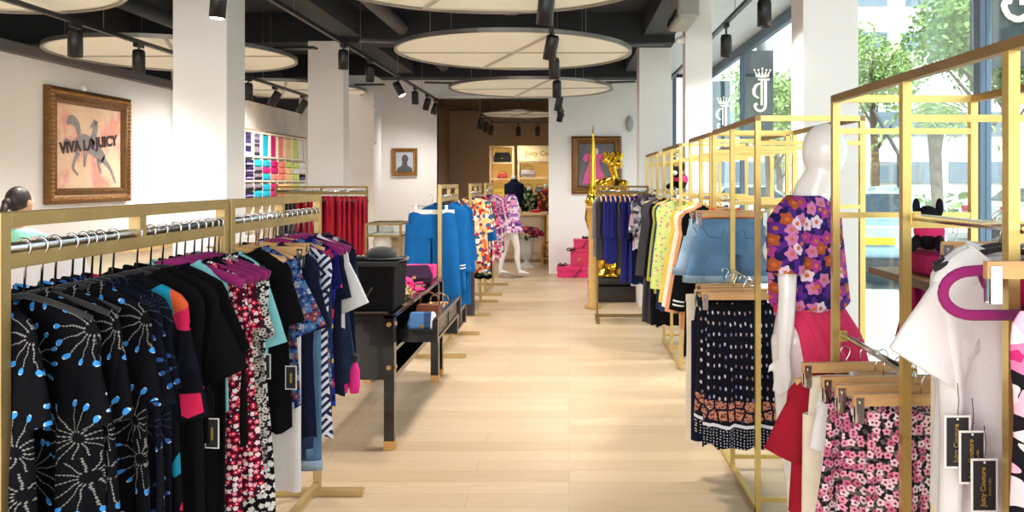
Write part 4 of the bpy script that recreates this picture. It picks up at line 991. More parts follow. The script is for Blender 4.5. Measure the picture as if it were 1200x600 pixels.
hung(.985, 1.5, 1.41, .0, 'wide_clip', 'wooden bar hanger at the right picture edge', 694, kind='dress', mat=PNKL, lb='large pink blossom dress with black ties at the right picture edge', cat='dress', L=.85, w=.14, hd=.03, fl=.02, name='blossom_dress')
# plum sweatshirts on the back rail
for i, (x, y, m, lb, rz) in enumerate([(1.2, 2.6, PLUM, 'plum sweatshirt hanging inside the nearest cube rack against the window', .8), (1.23, 2.5, cloth('plum_purple', (150, 28, 106)), 'purple magenta sweatshirt in front of the plum one', .7)]):
    hanger(x, y, 1.35, rz, 'black', 'black hanger of the plum sweatshirts inside the nearest cube rack', 'plum sweatshirt hangers')
    garment(x, y, 1.28, rz, 'top', m, lb, 'sweatshirt', 'plum sweatshirts', 700+i, L=.3, w=.2, sl=.2, sa=1.1, hd=.04, name='sweatshirt')

# ------------------------------------------------------------------ black display table with pull-out trays
STUD = solid('brass_stud', (206, 160, 100), .35, .5)
t = thing('display_table', 'black lacquered display table with brass capped legs and pull out glass trays', 'table', (-1.25, 5.2, 0), world=True)
xa, xb, ya, yb = -1.53, -.97, 4.35, 6.06
for x in (xa, xb-.058):
    for y in (ya, (ya+yb)/2+.67-.0, yb):
        y0 = y-.0 if y == ya else y-.055
        lg = MB().box(x, x+.058, y0, y0+.058, .05, .75).build('leg', BLACKL, t, bevel=.003)
        MB().box(x-.001, x+.059, y0-.001, y0+.059, 0, .052).build('brass_cap', STUD, lg)
MB().box(xa, xb, ya, yb, .73, .755).build('table_frame', BLACKL, t, bevel=.003)
MB().box(xa+.04, xb-.05, ya+.05, yb-.05, .755, .76).build('wood_top', wood('top_wood', (150, 122, 98)), t)
MB().box(xa+.058, xb-.058, ya+.012, ya+.03, .39, .73).build('end_panel', BLACKL, t)
MB().box(xa+.058, xb-.058, yb-.03, yb-.012, .39, .73).build('end_panel', BLACKL, t)
MB().box(xa+.01, xa+.03, ya+.058, yb-.055, .39, .73).build('back_panel', BLACKL, t)
MB().box(xa+.03, xb-.02, ya+.03, yb-.03, .39, .41).build('lower_shelf', BLACKL, t)
MB().bar((xb-.012, ya+.06, .4), (xb-.012, yb-.06, .4), .02, .03).build('lower_rail', BLACKL, t)
MB().bar((xb-.012, ya+.06, .55), (xb-.012, yb-.06, .55), .02, .02).build('middle_rail', BLACKL, t)
for z in (.7, .46):
    MB().cyl((xb-.029, ya, z), (xb-.029, ya-.008, z), .013, 14).build('stud', STUD, t)
    MB().cyl((xb, ya+.029, z), (xb+.008, ya+.029, z), .011, 14).build('stud', STUD, t)
TG = glass('tray_glass', (225, 232, 230), .12)
def tray(y0, y1, x1, z0, z1, lbp):
    d = MB().box(xb-.3, x1, y0, y0+.018, z0, z0+.075).box(xb-.3, x1, y1-.018, y1, z0, z0+.05).box(xb-.3, x1, y0+.018, y1-.018, z0, z0+.012).build('tray', BLACKL, t)
    f = MB()
    f.bar((x1, y0, z0), (x1, y0, z1+.0), .032); f.bar((x1, y1, z0), (x1, y1, z1), .032)
    f.bar((x1, y0, z1), (x1, y1, z1), .024); f.bar((x1, y0, z0+.008), (x1, y1, z0+.008), .016)
    f.bar((x1, (y0+y1)/2, z0), (x1, (y0+y1)/2, z1), .012)
    f.build('tray_frame', BLACKL, d)
    MB().box(x1-.002, x1+.002, y0+.01, y1-.01, z0+.012, z1-.006).build('tray_glass', TG, d)
    MB().box(x1-.3, x1, y0+.004, y0+.008, z0+.05, z0+.075).build('tray_side_glass', TG, d)
tray(4.55, 5.5, -.775, .56, .685, '')
tray(5.52, 5.97, -.80, .42, .55, '')
# things on the table
bl = thing('storage_bin', 'big black fabric bin standing on the near end of the black table', 'bin', (-1.2, 4.56, .76), world=True)
MB().rings([[(-1.2+sx*w_, 4.56+sy*d_, z_) for sx, sy in ((-1,-1),(1,-1),(1,1),(-1,1))] for z_, w_, d_ in ((.761, .215, .16), (1.035, .225, .17), (1.035, .205, .15), (.78, .2, .145))], cap=True).build('fabric_box', cloth('bin_black', (24, 23, 25)), bl, bevel=.012)
MB().tube([(-1.43, 4.385, 1.03), (-.972, 4.385, 1.03), (-.972, 4.735, 1.03), (-1.43, 4.735, 1.03), (-1.43, 4.385, 1.03)], .013, 8).build('rim', BLKV, bl, smooth=True)
MB().tube([(-1.3, 4.38, .9), (-1.28, 4.365, .86), (-1.12, 4.365, .86), (-1.1, 4.38, .9)], .008, 6).build('handle', BLKV, bl, smooth=True)
h = thing('black_cap', 'rounded black cap lying on top of the black bin', 'cap', (-1.1, 4.6, 1.04), world=True)
MB().lathe([(.095, 0), (.09, .03), (.065, .055), (.02, .066), (.002, .067)], c=(-1.1, 4.6, 1.045), seg=20).build('crown', BLKV, h, smooth=True)
MB().lathe([(.001, 0), (.1, 0), (.1, .006), (.001, .006)], c=(-1.06, 4.55, 1.043), sx=1.1, sy=.7, seg=20).build('visor', BLKV, h)
def handbag(x, y, z, w_, d_, hh, mat, lb, hm=None, rz=0., strap=True, cat='handbag'):
    b = thing('handbag', lb, cat, (x, y, z), rz)
    MB().rings([[(sx*a, sy*c, q) for sx, sy in ((-1,-1),(1,-1),(1,1),(-1,1))] for q, a, c in ((0, w_/2, d_/2), (hh*.5, w_/2*1.04, d_/2*.95), (hh, w_/2*.85, d_/2*.35))]).build('bag_body', mat, b, bevel=.012, smooth=False)
    MB().rings([[(sx*a, -c, q) for sx in (-1, 1)] + [(sx*a, -c-.006, q) for sx in (1, -1)] for q, a, c in ((hh*.35, w_/2*.8, d_/2*1.0), (hh*.98, w_/2*.86, d_/2*.4))]).build('flap', mat, b)
    MB().cbox((0, -d_/2-.008, hh*.4), (.025, .006, .018)).build('clasp', STUD, b)
    if strap: MB().tube([(-w_*.4, 0, hh*.9), (-w_*.3, 0, hh*1.35), (0, 0, hh*1.55), (w_*.3, 0, hh*1.35), (w_*.4, 0, hh*.9)], .006, 6).build('handle', hm or mat, b, smooth=True)
    return b
EGG = cloth('aubergine', (56, 36, 58)); LEOP = flower_print('leopard', (206, 176, 130), [(60, 40, 30), (90, 60, 40)], (190, 150, 100), 60., .45)
handbag(-1.12, 5.62, .76, .26, .16, .13, EGG, 'aubergine purse on the black table in front of the pink box', rz=.3, strap=False, cat='purse')
o = MB().box(-.12, .12, -.08, .08, 0, .1).build('pink_box', solid('hot_pink', (226, 40, 122), .5), bevel=.008); o.location = (-1.13, 5.92, .76); tag(o, 'small hot pink box at the far end of the black table', 'box')
for k, (x, y) in enumerate([(-1.12, 5.22), (-1.08, 5.33)]):
    s_ = thing('sandal', ['hot pink sandal on the black table, nearer one', 'hot pink sandal on the black table, farther one'][k], 'sandal', (x, y, .76), .5+k*.4)
    MB().rings([[(-.035, -.11, 0), (.035, -.11, 0), (.035, -.11, .012), (-.035, -.11, .012)], [(-.045, .03, 0), (.045, .03, 0), (.045, .03, .014), (-.045, .03, .014)], [(-.02, .12, 0), (.02, .12, 0), (.02, .12, .012), (-.02, .12, .012)]]).build('sole', MC['hot_pink'], s_)
    MB().tube([(-.045, .02, .01), (-.03, .03, .05), (0, .035, .062), (.03, .03, .05), (.045, .02, .01)], [(.006, .02)]*5, 8).build('strap', MC['hot_pink'], s_, smooth=True)
    MB().tube([(-.035, -.08, .01), (-.03, -.09, .05), (.03, -.09, .05), (.035, -.08, .01)], .006, 6).build('heel_strap', MC['hot_pink'], s_, smooth=True)
handbag(-1.07, 4.95, .76, .15, .1, .07, LEOP, 'small leopard print purse on the black table next to the bin', strap=False, rz=.4, cat='purse')
handbag(-.885, 4.74, .574, .17, .11, .13, cell_print('white_blue_stripe', [(236, 238, 242), (90, 130, 180), (240, 240, 244), (60, 80, 120)], 20., stretch=(1, .05, 1)), 'white and blue striped pouch in the near pull out tray', strap=False, rz=.1, cat='pouch')
handbag(-.885, 4.98, .574, .17, .13, .14, solid('brown_leather', (110, 58, 36), .45), 'brown leather handbag in the near pull out tray', rz=-.1)
handbag(-.87, 5.26, .574, .17, .13, .11, LEOP, 'leopard print handbag in the near pull out tray', rz=.1)
handbag(-.89, 5.75, .435, .15, .12, .1, solid('grey_leather', (170, 166, 160), .5), 'pale grey purse in the far lower tray', rz=.1, strap=False, cat='purse')

# ------------------------------------------------------------------ bodies
def remeshed(mb, name, mat, parent, vox=.009, smooth=6, **kw):
    o = mb.build(name, mat, parent, smooth=True, **kw)
    md = o.modifiers.new('join', 'REMESH'); md.mode = 'VOXEL'; md.voxel_size = vox; md.use_smooth_shade = True
    sm = o.modifiers.new('soft', 'SMOOTH'); sm.iterations = smooth; sm.factor = .5
    return o
def ell(cx, cy, z, a, b, n=20, p=1.):
    return [(cx+a*math.cos(2*PI*i/n), cy+b*math.sin(2*PI*i/n), z) for i in range(n)]
def hand(m, wrist, d, side, s=1., curl=.35, fwd=(0, 1, 0)):
    """palm, four unequal bent fingers and a thumb; d = direction of the hand, fwd = palm side thumb direction"""
    w0 = Vector(wrist); d = Vector(d).normalized(); f = Vector(fwd); f = (f-d*f.dot(d)).normalized(); n = d.cross(f)*side
    m.rings([[w0+d*(k*s)+f*(a*s*math.cos(q))+n*(b*s*math.sin(q)) for q in [2*PI*i/12 for i in range(12)]] for k, a, b in ((-.01, .024, .02), (.02, .034, .016), (.06, .04, .014), (.085, .038, .011))])
    for i, L in enumerate((.068, .078, .072, .056)):
        b0 = w0+d*.078*s+f*(.03-.02*i)*s; pts = [b0]; a = curl*.4
        for k, q in enumerate((.45, .3, .25)):
            dd = d*math.cos(a)+n*math.sin(a); pts.append(pts[-1]+dd*L*q*s); a += curl
        m.tube(pts, [.0088*s, .0082*s, .0075*s, .006*s], 8)
    b0 = w0+d*.02*s+f*.028*s
    m.tube([b0, b0+(d*.6+f*.8)*.03*s+n*.006, b0+(d*.85+f*.5)*.058*s+n*.015], [.011*s, .0095*s, .0075*s], 8)
def figure(m, H=1.78, headless=False, arms=((.0, 0), (.0, 0)), neck_off=(0, 0), head_off=(0, 0), leg_stride=0., sw=.175, female=True, elbow=.03, plain=True, handf=True):
    """standing figure facing +y, feet at z=0. arms: (outward, forward) lean of the hand"""
    s = H/1.78
    T = [(.80, .155, .11, .0), (.86, .172, .118, -.005), (.93, .17, .112, -.01), (1.0, .14, .095, -.0), (1.07, .122, .085, .005), (1.15, .132, .095, .01), (1.24, .15, .11, .015), (1.31, .155, .105, .0), (1.37, .165, .085, -.01), (1.415, .15, .065, -.015), (1.45, .07, .055, -.01)]
    m.rings([ell(0, c*s, z*s, a*s, b*s) for z, a, b, c in T])
    for k in (-1, 1): m.ball((k*.065*s, .095*s, 1.24*s), (.06*s, .05*s, .06*s))
    nx, ny = neck_off; hx, hy = head_off
    if not headless: m.tube([(0, -.01*s, 1.42*s), (nx*s, (ny)*s, 1.50*s), (hx*.8*s, (hy*.8)*s, 1.58*s)], [.062*s, .052*s, .054*s], 16)
    c = Vector((hx*s, (hy+.01)*s, 1.66*s))
    if not headless: m.ball(c, (.075*s, .095*s, .118*s), 20, 14)
    for k in (-1, 1):
        dy = leg_stride*k
        m.tube([(k*.085*s, 0, .88*s), (k*.092*s, dy*.25, .7*s), (k*.09*s, .01+dy*.55, .48*s), (k*.09*s, -.02+dy*.75, .3*s), (k*.09*s, -.02+dy, .085*s)], [.095*s, .08*s, .056*s, .054*s, .036*s], 16)
        m.tube([(k*.09*s, -.05*s+dy, .045*s), (k*.092*s, .03*s+dy, .045*s), (k*.1*s, .12*s+dy, .028*s), (k*.1*s, .17*s+dy, .02*s)], [(.034*s, .04*s), (.038*s, .04*s), (.042*s, .026*s), (.028*s, .016*s)], 12)
        if headless: continue
        out, fw = arms[0 if k < 0 else 1]
        sh = Vector((k*sw*s, -.01*s, 1.38*s)); el = sh+Vector((k*(elbow+out*.4), fw*.35-.01, -.3))*s; wr = el+Vector((k*out*.6, fw*.65+.02, -.25))*s
        m.tube([Vector((k*.1*s, -.01*s, 1.385*s)), sh, sh*.55+el*.45, el, el*.5+wr*.5, wr], [.05*s, .05*s, .043*s, .036*s, .035*s, .024*s], 14)
        if handf: hand(m, wr, (wr-el), k*1., s, .3, (0, 1, 0))
    return c

# mannequin by the window
mq = thing('mannequin', 'glossy white mannequin in violet tropical tee and coral skirt between the brass cube racks', 'mannequin', (.92, 3.1, .065), PI/4+.1)
m = MB(); HC = figure(m, 1.66, arms=((.03, -.02), (.02, .16)), neck_off=(.0, -.02), head_off=(.015, -.1), sw=.17)
m.tube([(0, -.04, 1.30), (.005, -.05, 1.38), (.015, -.08, 1.47)], [(.075, .06), (.058, .056), (.062, .06)], 16)
remeshed(m, 'mannequin_body', GLOSSW, mq, .0085, 8)
MB().ball((.075, HC.y-.01, HC.z-.02), (.008, .018, .03)).build('ear', GLOSSW, mq, smooth=True)
MB().lathe([(.001, -.04), (.17, -.04), (.17, -.028), (.001, -.028)], seg=32).build('base_plate', CHROME, mq)
def shell(sil, name, mat, parent, n=28, amp=.006, nf=4., seed=1, cx=0.):
    rng = random.Random(seed); ph = rng.uniform(0, 6); rs = []
    for i in range(n+1):
        u = i/n*(len(sil)-1); k = min(int(u), len(sil)-2); f = u-k
        z, a, b, c = [sil[k][q]*(1-f)+sil[k+1][q]*f for q in range(4)]
        rs.append([(a*math.cos(t_)+(amp*i/n)*math.cos(t_)*math.sin(nf*t_*2+ph+2*z), c+b*math.sin(t_)+(amp*i/n)*math.sin(t_)*math.sin(nf*t_*2+ph+2*z), z) for t_ in [2*PI*j/48 for j in range(48)]])
    return MB().rings(rs, cap=False).build(name, mat, parent, smooth=True)
tee = shell([(1.375, .085, .075, -.02), (1.36, .12, .085, -.02), (1.335, .17, .095, -.02), (1.29, .19, .105, -.015), (1.2, .175, .135, -.01), (1.08, .165, .14, -.02), (.96, .165, .145, -.03), (.94, .15, .13, -.03)], 'tropical_tee', TROP, mq, amp=.012)
for k in (-1, 1):
    MB().tube([(k*.13, -.015, 1.315), (k*.185, -.015, 1.27), (k*.2, -.02, 1.18), (k*.205, -.02, 1.09)], [.06, .072, .066, .07], 18, cap=False).build('sleeve', TROP, tee, smooth=True)
sk = shell([(.985, .135, .115, -.01), (.96, .14, .12, -.01), (.93, .145, .128, -.03), (.85, .142, .14, -.07), (.7, .14, .15, -.1), (.5, .14, .15, -.11)], 'coral_skirt', CORAL, mq, amp=.03, nf=7.)
shell([(.995, .138, .118, -.01), (.975, .14, .12, -.01), (.955, .142, .122, -.01)], 'waistband', CORAL, sk, n=6, amp=.004, nf=16)

# far mannequin at the end of the racks
mq = thing('mannequin', 'headless white mannequin with bare striding legs at the far end of the left racks', 'mannequin', (-.9, 12.1, .04), -1.2)
m = MB(); figure(m, 1.5, headless=True, leg_stride=.13)
remeshed(m, 'mannequin_body', GLOSSW, mq, .012, 5)
MB().lathe([(.001, -.04), (.2, -.04), (.2, -.028), (.001, -.028)], seg=28).build('base_plate', CHROME, mq)
shell([(1.24, .07, .065, -.01), (1.2, .15, .09, -.01), (1.1, .16, .12, -.01), (.9, .15, .13, -.0), (.75, .17, .15, 0.), (.66, .19, .17, 0)], 'printed_dress', PURP, mq, amp=.02, nf=5)

# person behind the left rack
ps = thing('person', 'person with dark tied hair in a mint green top behind the left rack', 'person', (-3.64, 5.2, -.0), -.12); ps.scale = (.965, .965, .965)
m = MB(); HC = figure(m, 1.5, arms=((.03, .12), (.05, .12)), head_off=(0, 0))
m.tube([(0, HC.y+.075, HC.z-.01), (0, HC.y+.1, HC.z-.025)], [.014, .01], 8)
remeshed(m, 'body', SKIN, ps, .0085, 5)
for k in (-1, 1):
    MB().ball((k*.066, HC.y-.005, HC.z-.005), (.008, .016, .026)).build('ear', SKIN, ps, smooth=True)
    MB().ball((k*.027, HC.y+.072, HC.z+.012), (.011, .008, .007)).build('eye', GLOSSW, ps, smooth=True)
    MB().ball((k*.027, HC.y+.08, HC.z+.012), (.005, .003, .005)).build('iris', BLKV, ps, smooth=True)
MB().ball((0, HC.y+.076, HC.z-.05), (.02, .008, .006)).build('mouth', solid('lips', (180, 80, 84), .5), ps, smooth=True)
HAIR = solid('dark_hair', (40, 28, 26), .5, var=.3, nscale=60.)
MB().ball((0, HC.y-.022, HC.z+.022), (.071, .083, .092), 20, 12).ball((0, HC.y-.11, HC.z+.0), (.03, .035, .035)).tube([(0, HC.y-.12, HC.z), (0, HC.y-.15, HC.z-.08), (0, HC.y-.13, HC.z-.17)], [.024, .022, .008], 10).build('tied_hair', HAIR, ps, smooth=True)
top = shell([(1.225, .075, .065, -.01), (1.205, .13, .08, -.012), (1.17, .17, .095, -.01), (1.1, .172, .115, 0), (.95, .15, .11, 0), (.78, .17, .125, 0), (.74, .17, .12, 0)], 'mint_top', MINT, ps, amp=.01)
for k in (-1, 1):
    MB().tube([(k*.1, -.01, 1.165), (k*.152, -.01, 1.155), (k*.168, .0, 1.05), (k*.18, .02, .93)], [.05, .058, .052, .05], 16, cap=False).build('sleeve', MINT, top, smooth=True)
    MB().tube([(k*.072, 0, .74), (k*.078, 0, .6), (k*.078, .005, .4), (k*.078, -.015, .1)], [.09, .08, .062, .055], 16, cap=False).build('trouser_leg', NAVY, ps, smooth=True)
MB().lathe([(.152, 0), (.152, .1), (.14, .14)], c=(0, 0, .66), sx=1, sy=.75, seg=28, cap=False).build('trouser_seat', NAVY, ps, smooth=True)
# white garment standing beside the person
garment(-2.78, 4.2, 1.2, .3, 'top', WHT, 'white top hung on a small stand beside the person in mint, behind the left rack', 'top', 'white top behind the left rack', 801, L=.5, w=.16, sl=.2, sa=1.1, hd=.06)
st = thing('garment_stand', 'slim chrome stand under the white top behind the left rack', 'stand', (-2.78, 4.2, 0))
MB().cyl((0, 0, .02), (0, 0, 1.2), .012, 12).build('pole', CHROME, st, smooth=True)
MB().lathe([(.001, 0), (.14, 0), (.14, .015), (.001, .02)], seg=24).build('base', CHROME, st)

# counter and white display behind the left rack
t = thing('sales_counter', 'cream sales counter with a pale wooden top behind the nearest left rack', 'counter', (-3.8, 6.2, 0), world=True)
MB().box(-4.3, -3.25, 5.9, 6.5, 0, .96).build('counter_body', solid('cream_panel', (226, 212, 188), .6), t, bevel=.004)
MB().box(-4.34, -3.22, 5.87, 6.53, .96, .995).build('counter_top', wood('pale_top', (222, 186, 130)), t, bevel=.003)
t = thing('display_cabinet', 'white cabinet with thin copper brown frame standing behind the left rack', 'cabinet', (-3.2, 7.2, 0), world=True)
MB().box(-3.98, -2.96, 7.0, 7.4, .66, .98).build('white_panel', WHITE, t)
CP = solid('copper_edge', (170, 108, 66), .4, .4)
for p, q in [((-4, 6.99, .65), (-2.94, 6.99, .65)), ((-4, 6.99, .99), (-2.94, 6.99, .99))]: MB().bar(p, q, .022).build('frame_rail', CP, t)
for x in (-4, -2.94):
    for y in (6.99, 7.41): MB().bar((x, y, 0), (x, y, 1.0), .022).build('leg', CP, t)
t = MB().lathe([(.03, 0), (.055, .02), (.07, .08), (.06, .14), (.035, .18), (.045, .21), (.04, .205), (.03, .18)], seg=24).build('vase', solid('tan_ceramic', (178, 140, 104), .45), smooth=True); t.location = (-3.25, 7.15, .982)
tag(t, 'small tan brown vase on the white cabinet behind the left rack', 'vase')

# glass display cases with the white bust
def case(x0, x1, y0, y1, zt, lb):
    t = thing('display_case', lb, 'display case', ((x0+x1)/2, (y0+y1)/2, 0), world=True)
    db = MC['dark_brass']
    for x in (x0, x1):
        for y in (y0, y1): MB().bar((x, y, 0), (x, y, zt), .022).build('leg', db, t)
        for z in (zt, zt-.12): MB().bar((x, y0, z), (x, y1, z), .02).build('side_rail', db, t)
    for z in (zt, zt-.12):
        for y in (y0, y1): MB().bar((x0, y, z), (x1, y, z), .02).build('front_rail', db, t)
    MB().box(x0, x1, y0, y1, zt-.13, zt-.118).build('case_floor', MC['cream_panel'], t)
    MB().box(x0+.01, x1-.01, y0+.002, y0+.006, zt-.11, zt-.01).box(x0+.01, x1-.01, y0+.01, y1-.01, zt-.002, zt+.004).build('glass_panel', TG, t)
    MB().box(x0+.01, x1-.01, y1-.03, y1-.02, .1, zt-.13).build('back_panel', MC['cream_panel'], t)
    MB().box(x0+.01, x1-.01, y0+.01, y1-.03, .6, .62).build('lower_shelf', MC['cream_panel'], t)
    return t
case(-2.07, -1.72, 8.0, 8.5, 1.05, 'glass topped display case with dark gilt frame behind the black bin')
case(-1.6, -1.35, 7.9, 8.4, 1.05, 'second narrow glass topped display case beside the blue tracksuits')
b = thing('jewellery_bust', 'white display bust on the lower shelf of the glass topped case', 'bust', (-1.95, 8.2, .622))
MB().lathe([(.06, 0), (.06, .015), (.02, .03), (.02, .09), (.05, .1), (.09, .17), (.1, .23), (.08, .29), (.03, .32), (.002, .325)], seg=24, sy=.8).build('bust_form', GLOSSW, b, smooth=True)
MB().lathe([(.05, .325), (.045, .37), (.002, .375)], seg=16, sx=.5, sy=.5).build('neck_cap', GLOSSW, b, smooth=True)

# ------------------------------------------------------------------ folded clothes wall
t = thing('cubby_wall', 'pale wooden cubby shelving with folded tops on the plaster wall', 'shelving', (-4.2, 11.0, 0), world=True)
WS = solid('cubby_white', (246, 236, 218), .5)
cy0, cy1, X0_, X1_ = 9.93, 12.2, -4.28, -4.1
NCOL = 8; cw = (cy1-cy0)/NCOL; zr_ = [2.13, 1.81, 1.49, 1.17, .85, .53]
for z in zr_: MB().box(X0_, X1_, cy0, cy1, z-.012, z+.008).build('shelf', WS, t)
for i in range(NCOL+1): MB().box(X0_, X1_, cy0+cw*i-.008, cy0+cw*i+.008, .1, 2.14).build('divider', WS, t)
MB().box(X0_, X0_+.01, cy0, cy1, .1, 2.14).build('back_panel', WS, t)
MB().box(X0_-.0, X1_+.01, cy0-.02, cy1+.02, 2.142, 2.16).build('top_edge', solid('brown_edge', (140, 106, 80), .5), t)
cc = [('navy patterned', cell_print('cubby_navy', [(50, 44, 80), (30, 28, 50), (150, 130, 180)], 30.)), ('dark purple print', cell_print('cubby_dark', [(60, 50, 70), (120, 110, 120), (40, 30, 44)], 30.)), ('turquoise', cloth('turq', (40, 170, 196))), ('magenta', cloth('mag', (200, 40, 110))), ('salmon', cloth('salm', (246, 140, 124))),
      ('peach', cloth('peach', (250, 206, 150))), ('lime', cloth('limec', (200, 220, 120))), ('white', WHT)]
rowsn = ['top', 'second', 'third', 'fourth', 'fifth']
FM = {}
for r in range(3):
    for c in range(NCOL):
        yc = cy0+cw*(c+.5); nm, mt = cc[c]
        if r == 0:
            o = MB().box(-.03, .03, -cw*.43, cw*.43, 0, .285).build('folded_shirt', mt, bevel=.012); o.location = (-4.155, yc, 1.82)
            o.location.z = zr_[1]+.009
            tag(o, 'upright %s folded shirt in the top row of the wall cubbies' % nm, 'folded shirt', 'folded shirts in the wall cubbies')
        else:
            n = 3
            for k in range(n):
                o = MB().box(-.07, .07, -cw*.43, cw*.43, 0, .086).build('folded_shirt', mt if (k+c+r) % 4 else cc[(c+1) % 8][1], bevel=.02)
                nm2 = nm if (k+c+r) % 4 else cc[(c+1) % 8][0]
                o.location = (-4.155, yc, zr_[r+1]+.009+.09*k)
                tag(o, '%s folded shirt, %s of its stack, %s row, %s cubby column' % (nm2, ['bottom', 'middle', 'topmost'][k], rowsn[r], ['first', 'second', 'third', 'fourth', 'fifth', 'sixth', 'seventh', 'last'][c]), 'folded shirt', 'folded shirts in the wall cubbies')

# ------------------------------------------------------------------ gold statue and spire, boxes
GOLD = solid('polished_gold', (246, 196, 60), .16, 1., var=.15, nscale=14.)
pl = thing('plinth', 'low black plinth under the gold statue behind the royal blue rack', 'plinth', (.5, 9.9, 0), world=True)
MB().box(.24, .82, 9.62, 10.2, 0, .2).build('lower_step', BLACKL, pl, bevel=.01)
MB().box(.3, .76, 9.68, 10.14, .2, .3).build('upper_step', BLACKL, pl, bevel=.01)
gs = thing('statue', 'polished gold draped figure statue standing in front of the back wall painting', 'statue', (.57, 9.95, .305), PI*.9)
m = MB(); HC = figure(m, 1.5, arms=((.08, .2), (.12, .1)), head_off=(.02, .02))
m.rings([ell(0, 0, z, a, b) for z, a, b in ((0, .3, .26), (.1, .22, .2), (.4, .2, .18), (.8, .19, .15), (.95, .15, .12))])
rg = random.Random(4)
for i in range(16): m.ball((HC.x+rg.uniform(-.1, .1), HC.y+rg.uniform(-.09, .05), HC.z+rg.uniform(-.04, .12)), rg.uniform(.035, .06), 8, 6)
for i in range(14):
    a = rg.uniform(0, 6.28); z = rg.uniform(.1, 1.2); m.tube([(.17*math.cos(a), .14*math.sin(a), z), (.23*math.cos(a+.5), .2*math.sin(a+.5), z-.15), (.19*math.cos(a+.9), .17*math.sin(a+.9), z-.4)], [.02, .035, .015], 8)
remeshed(m, 'draped_figure', GOLD, gs, .014, 3)
m = MB().tube([(.1, -.05, 1.2), (.3, -.1, 1.1), (.34, -.1, .7), (.26, -.05, .35)], [(.02, .05), (.02, .09), (.02, .09), (.02, .03)], 12); m.build('hanging_drape', GOLD, gs, smooth=True)
sp_ = thing('gold_spire', 'thin tapering gold spire on a tall gilt pedestal left of the statue', 'ornament', (.28, 9.2, 0), world=True)
MB().lathe([(.1, 0), (.1, .03), (.055, .06), (.05, 1.1), (.07, 1.14), (.09, 1.17), (.09, 1.2), (.001, 1.2)], c=(.28, 9.2, 0), seg=20).build('pedestal', wood('gilt_wood', (206, 164, 96)), sp_, smooth=True)
MB().lathe([(.07, 1.2), (.1, 1.24), (.07, 1.3), (.03, 1.34), (.045, 1.4), (.035, 1.5), (.03, 1.8), (.012, 2.02), (.004, 2.14)], c=(.28, 9.2, 0), seg=16).build('spire', GOLD, sp_, smooth=True)
PB = solid('gift_pink', (226, 40, 110), .5); PB2 = solid('gift_rose', (204, 40, 92), .5)
RB_ = solid('ribbon_black', (50, 22, 36), .5)
def bow(parent, x, y, z, s=.05):
    m = MB()
    for k in (-1, 1): m.tube([(x, y, z), (x+k*s*.6, y, z+s*.5), (x+k*s, y, z+s*.2), (x+k*s*.6, y, z-s*.1), (x, y, z)], [(.006, .012)]*5, 6)
    m.build('bow', RB_, parent, smooth=True)
b = thing('gift_box', 'wide hot pink gift box with dark bow on the floor by the back right wall', 'gift box', (.06, 12.2, 0), world=True)
MB().box(-.18, .28, 12.05, 12.4, 0, .16).build('box', PB, b, bevel=.006); MB().box(-.19, .29, 12.04, 12.41, .11, .17).build('lid', PB, b, bevel=.006)
MB().bar((.06, 12.035, .0), (.2, 12.035, .165), .03, .006).build('ribbon', RB_, b); bow(b, -.1, 12.1, .185, .07)
b = thing('gift_box', 'tall rose pink gift box with black ribbon stacked upon the wide pink one', 'gift box', (.16, 12.25, .171), world=True)
MB().box(.02, .3, 12.1, 12.36, .172, .43).build('box', PB2, b, bevel=.006); MB().box(.015, .305, 12.095, 12.365, .39, .44).build('lid', PB2, b, bevel=.006)
bow(b, .03, 12.08, .42, .07)
text('lettering', 'JC', .06, (.16, 12.092, .28), (1, 0, 0), (0, 0, 1), STUD, b)
b = thing('gift_box', 'topmost small rose pink gift box of the stack by the back wall', 'gift box', (.2, 12.25, .442), world=True)
MB().box(.07, .3, 12.13, 12.34, .443, .58).build('box', PB2, b, bevel=.006); MB().box(.065, .305, 12.125, 12.345, .55, .585).build('lid', PB2, b, bevel=.006)
MB().bar((.2, 12.12, .45), (.28, 12.12, .58), .02, .006).build('ribbon', RB_, b); bow(b, .25, 12.2, .6, .05)

# ------------------------------------------------------------------ back room
SHW = solid('lit_shelf_wood', (248, 216, 160), .5)
def shelf_unit(x0, x1, y, zt, zs, lb):
    t = thing('shelf_unit', lb, 'shelf unit', ((x0+x1)/2, y, 0), world=True)
    MB().box(x0, x1, y+.32, y+.35, 0, zt).build('back_panel', solid('warm_back', (250, 214, 130), .6, emit=lin((250, 204, 110)), estr=.25), t)  # back panel glows faintly, the warm shelf lighting put into its material
    for x in (x0, x1-.04): MB().box(x, x+.04, y, y+.32, 0, zt).build('side_panel', SHW, t)
    for z in zs: MB().box(x0+.04, x1-.04, y, y+.32, z, z+.035).build('shelf', SHW, t)
    return t
u1 = shelf_unit(-1.62, -1.12, 15.95, 2.2, (.1, .5, .85, 1.15, 1.5, 1.83, 2.16), 'narrow lit shelf unit with bags in the back room')
u2 = shelf_unit(-1.05, .45, 15.95, 2.2, (.1, .5, .85, 1.2, 1.52, 1.85), 'wide lit shelf unit under the lettered header in the back room')
MB().box(-1.05, .45, 15.93, 15.96, 1.88, 2.2).build('header_board', solid('header_cream', (236, 212, 160), .6, emit=lin((252, 226, 160)), estr=.1), u2)  # slight glow in the board stands in for light falling on the header
text('header_lettering', 'Juicy Couture', .14, (-.5, 15.925, 2.04), (1, 0, 0), (0, 0, 1), solid('header_gold', (196, 150, 76), .5), u2, bold=.003)
handbag(-1.37, 16.1, 1.866, .34, .14, .2, BLKV, 'black tote bag on the top of the narrow lit shelves', STUD)
handbag(-1.37, 16.1, 1.536, .2, .12, .1, solid('bag_red', (196, 50, 50), .5), 'small red bag on the second shelf of the narrow unit')
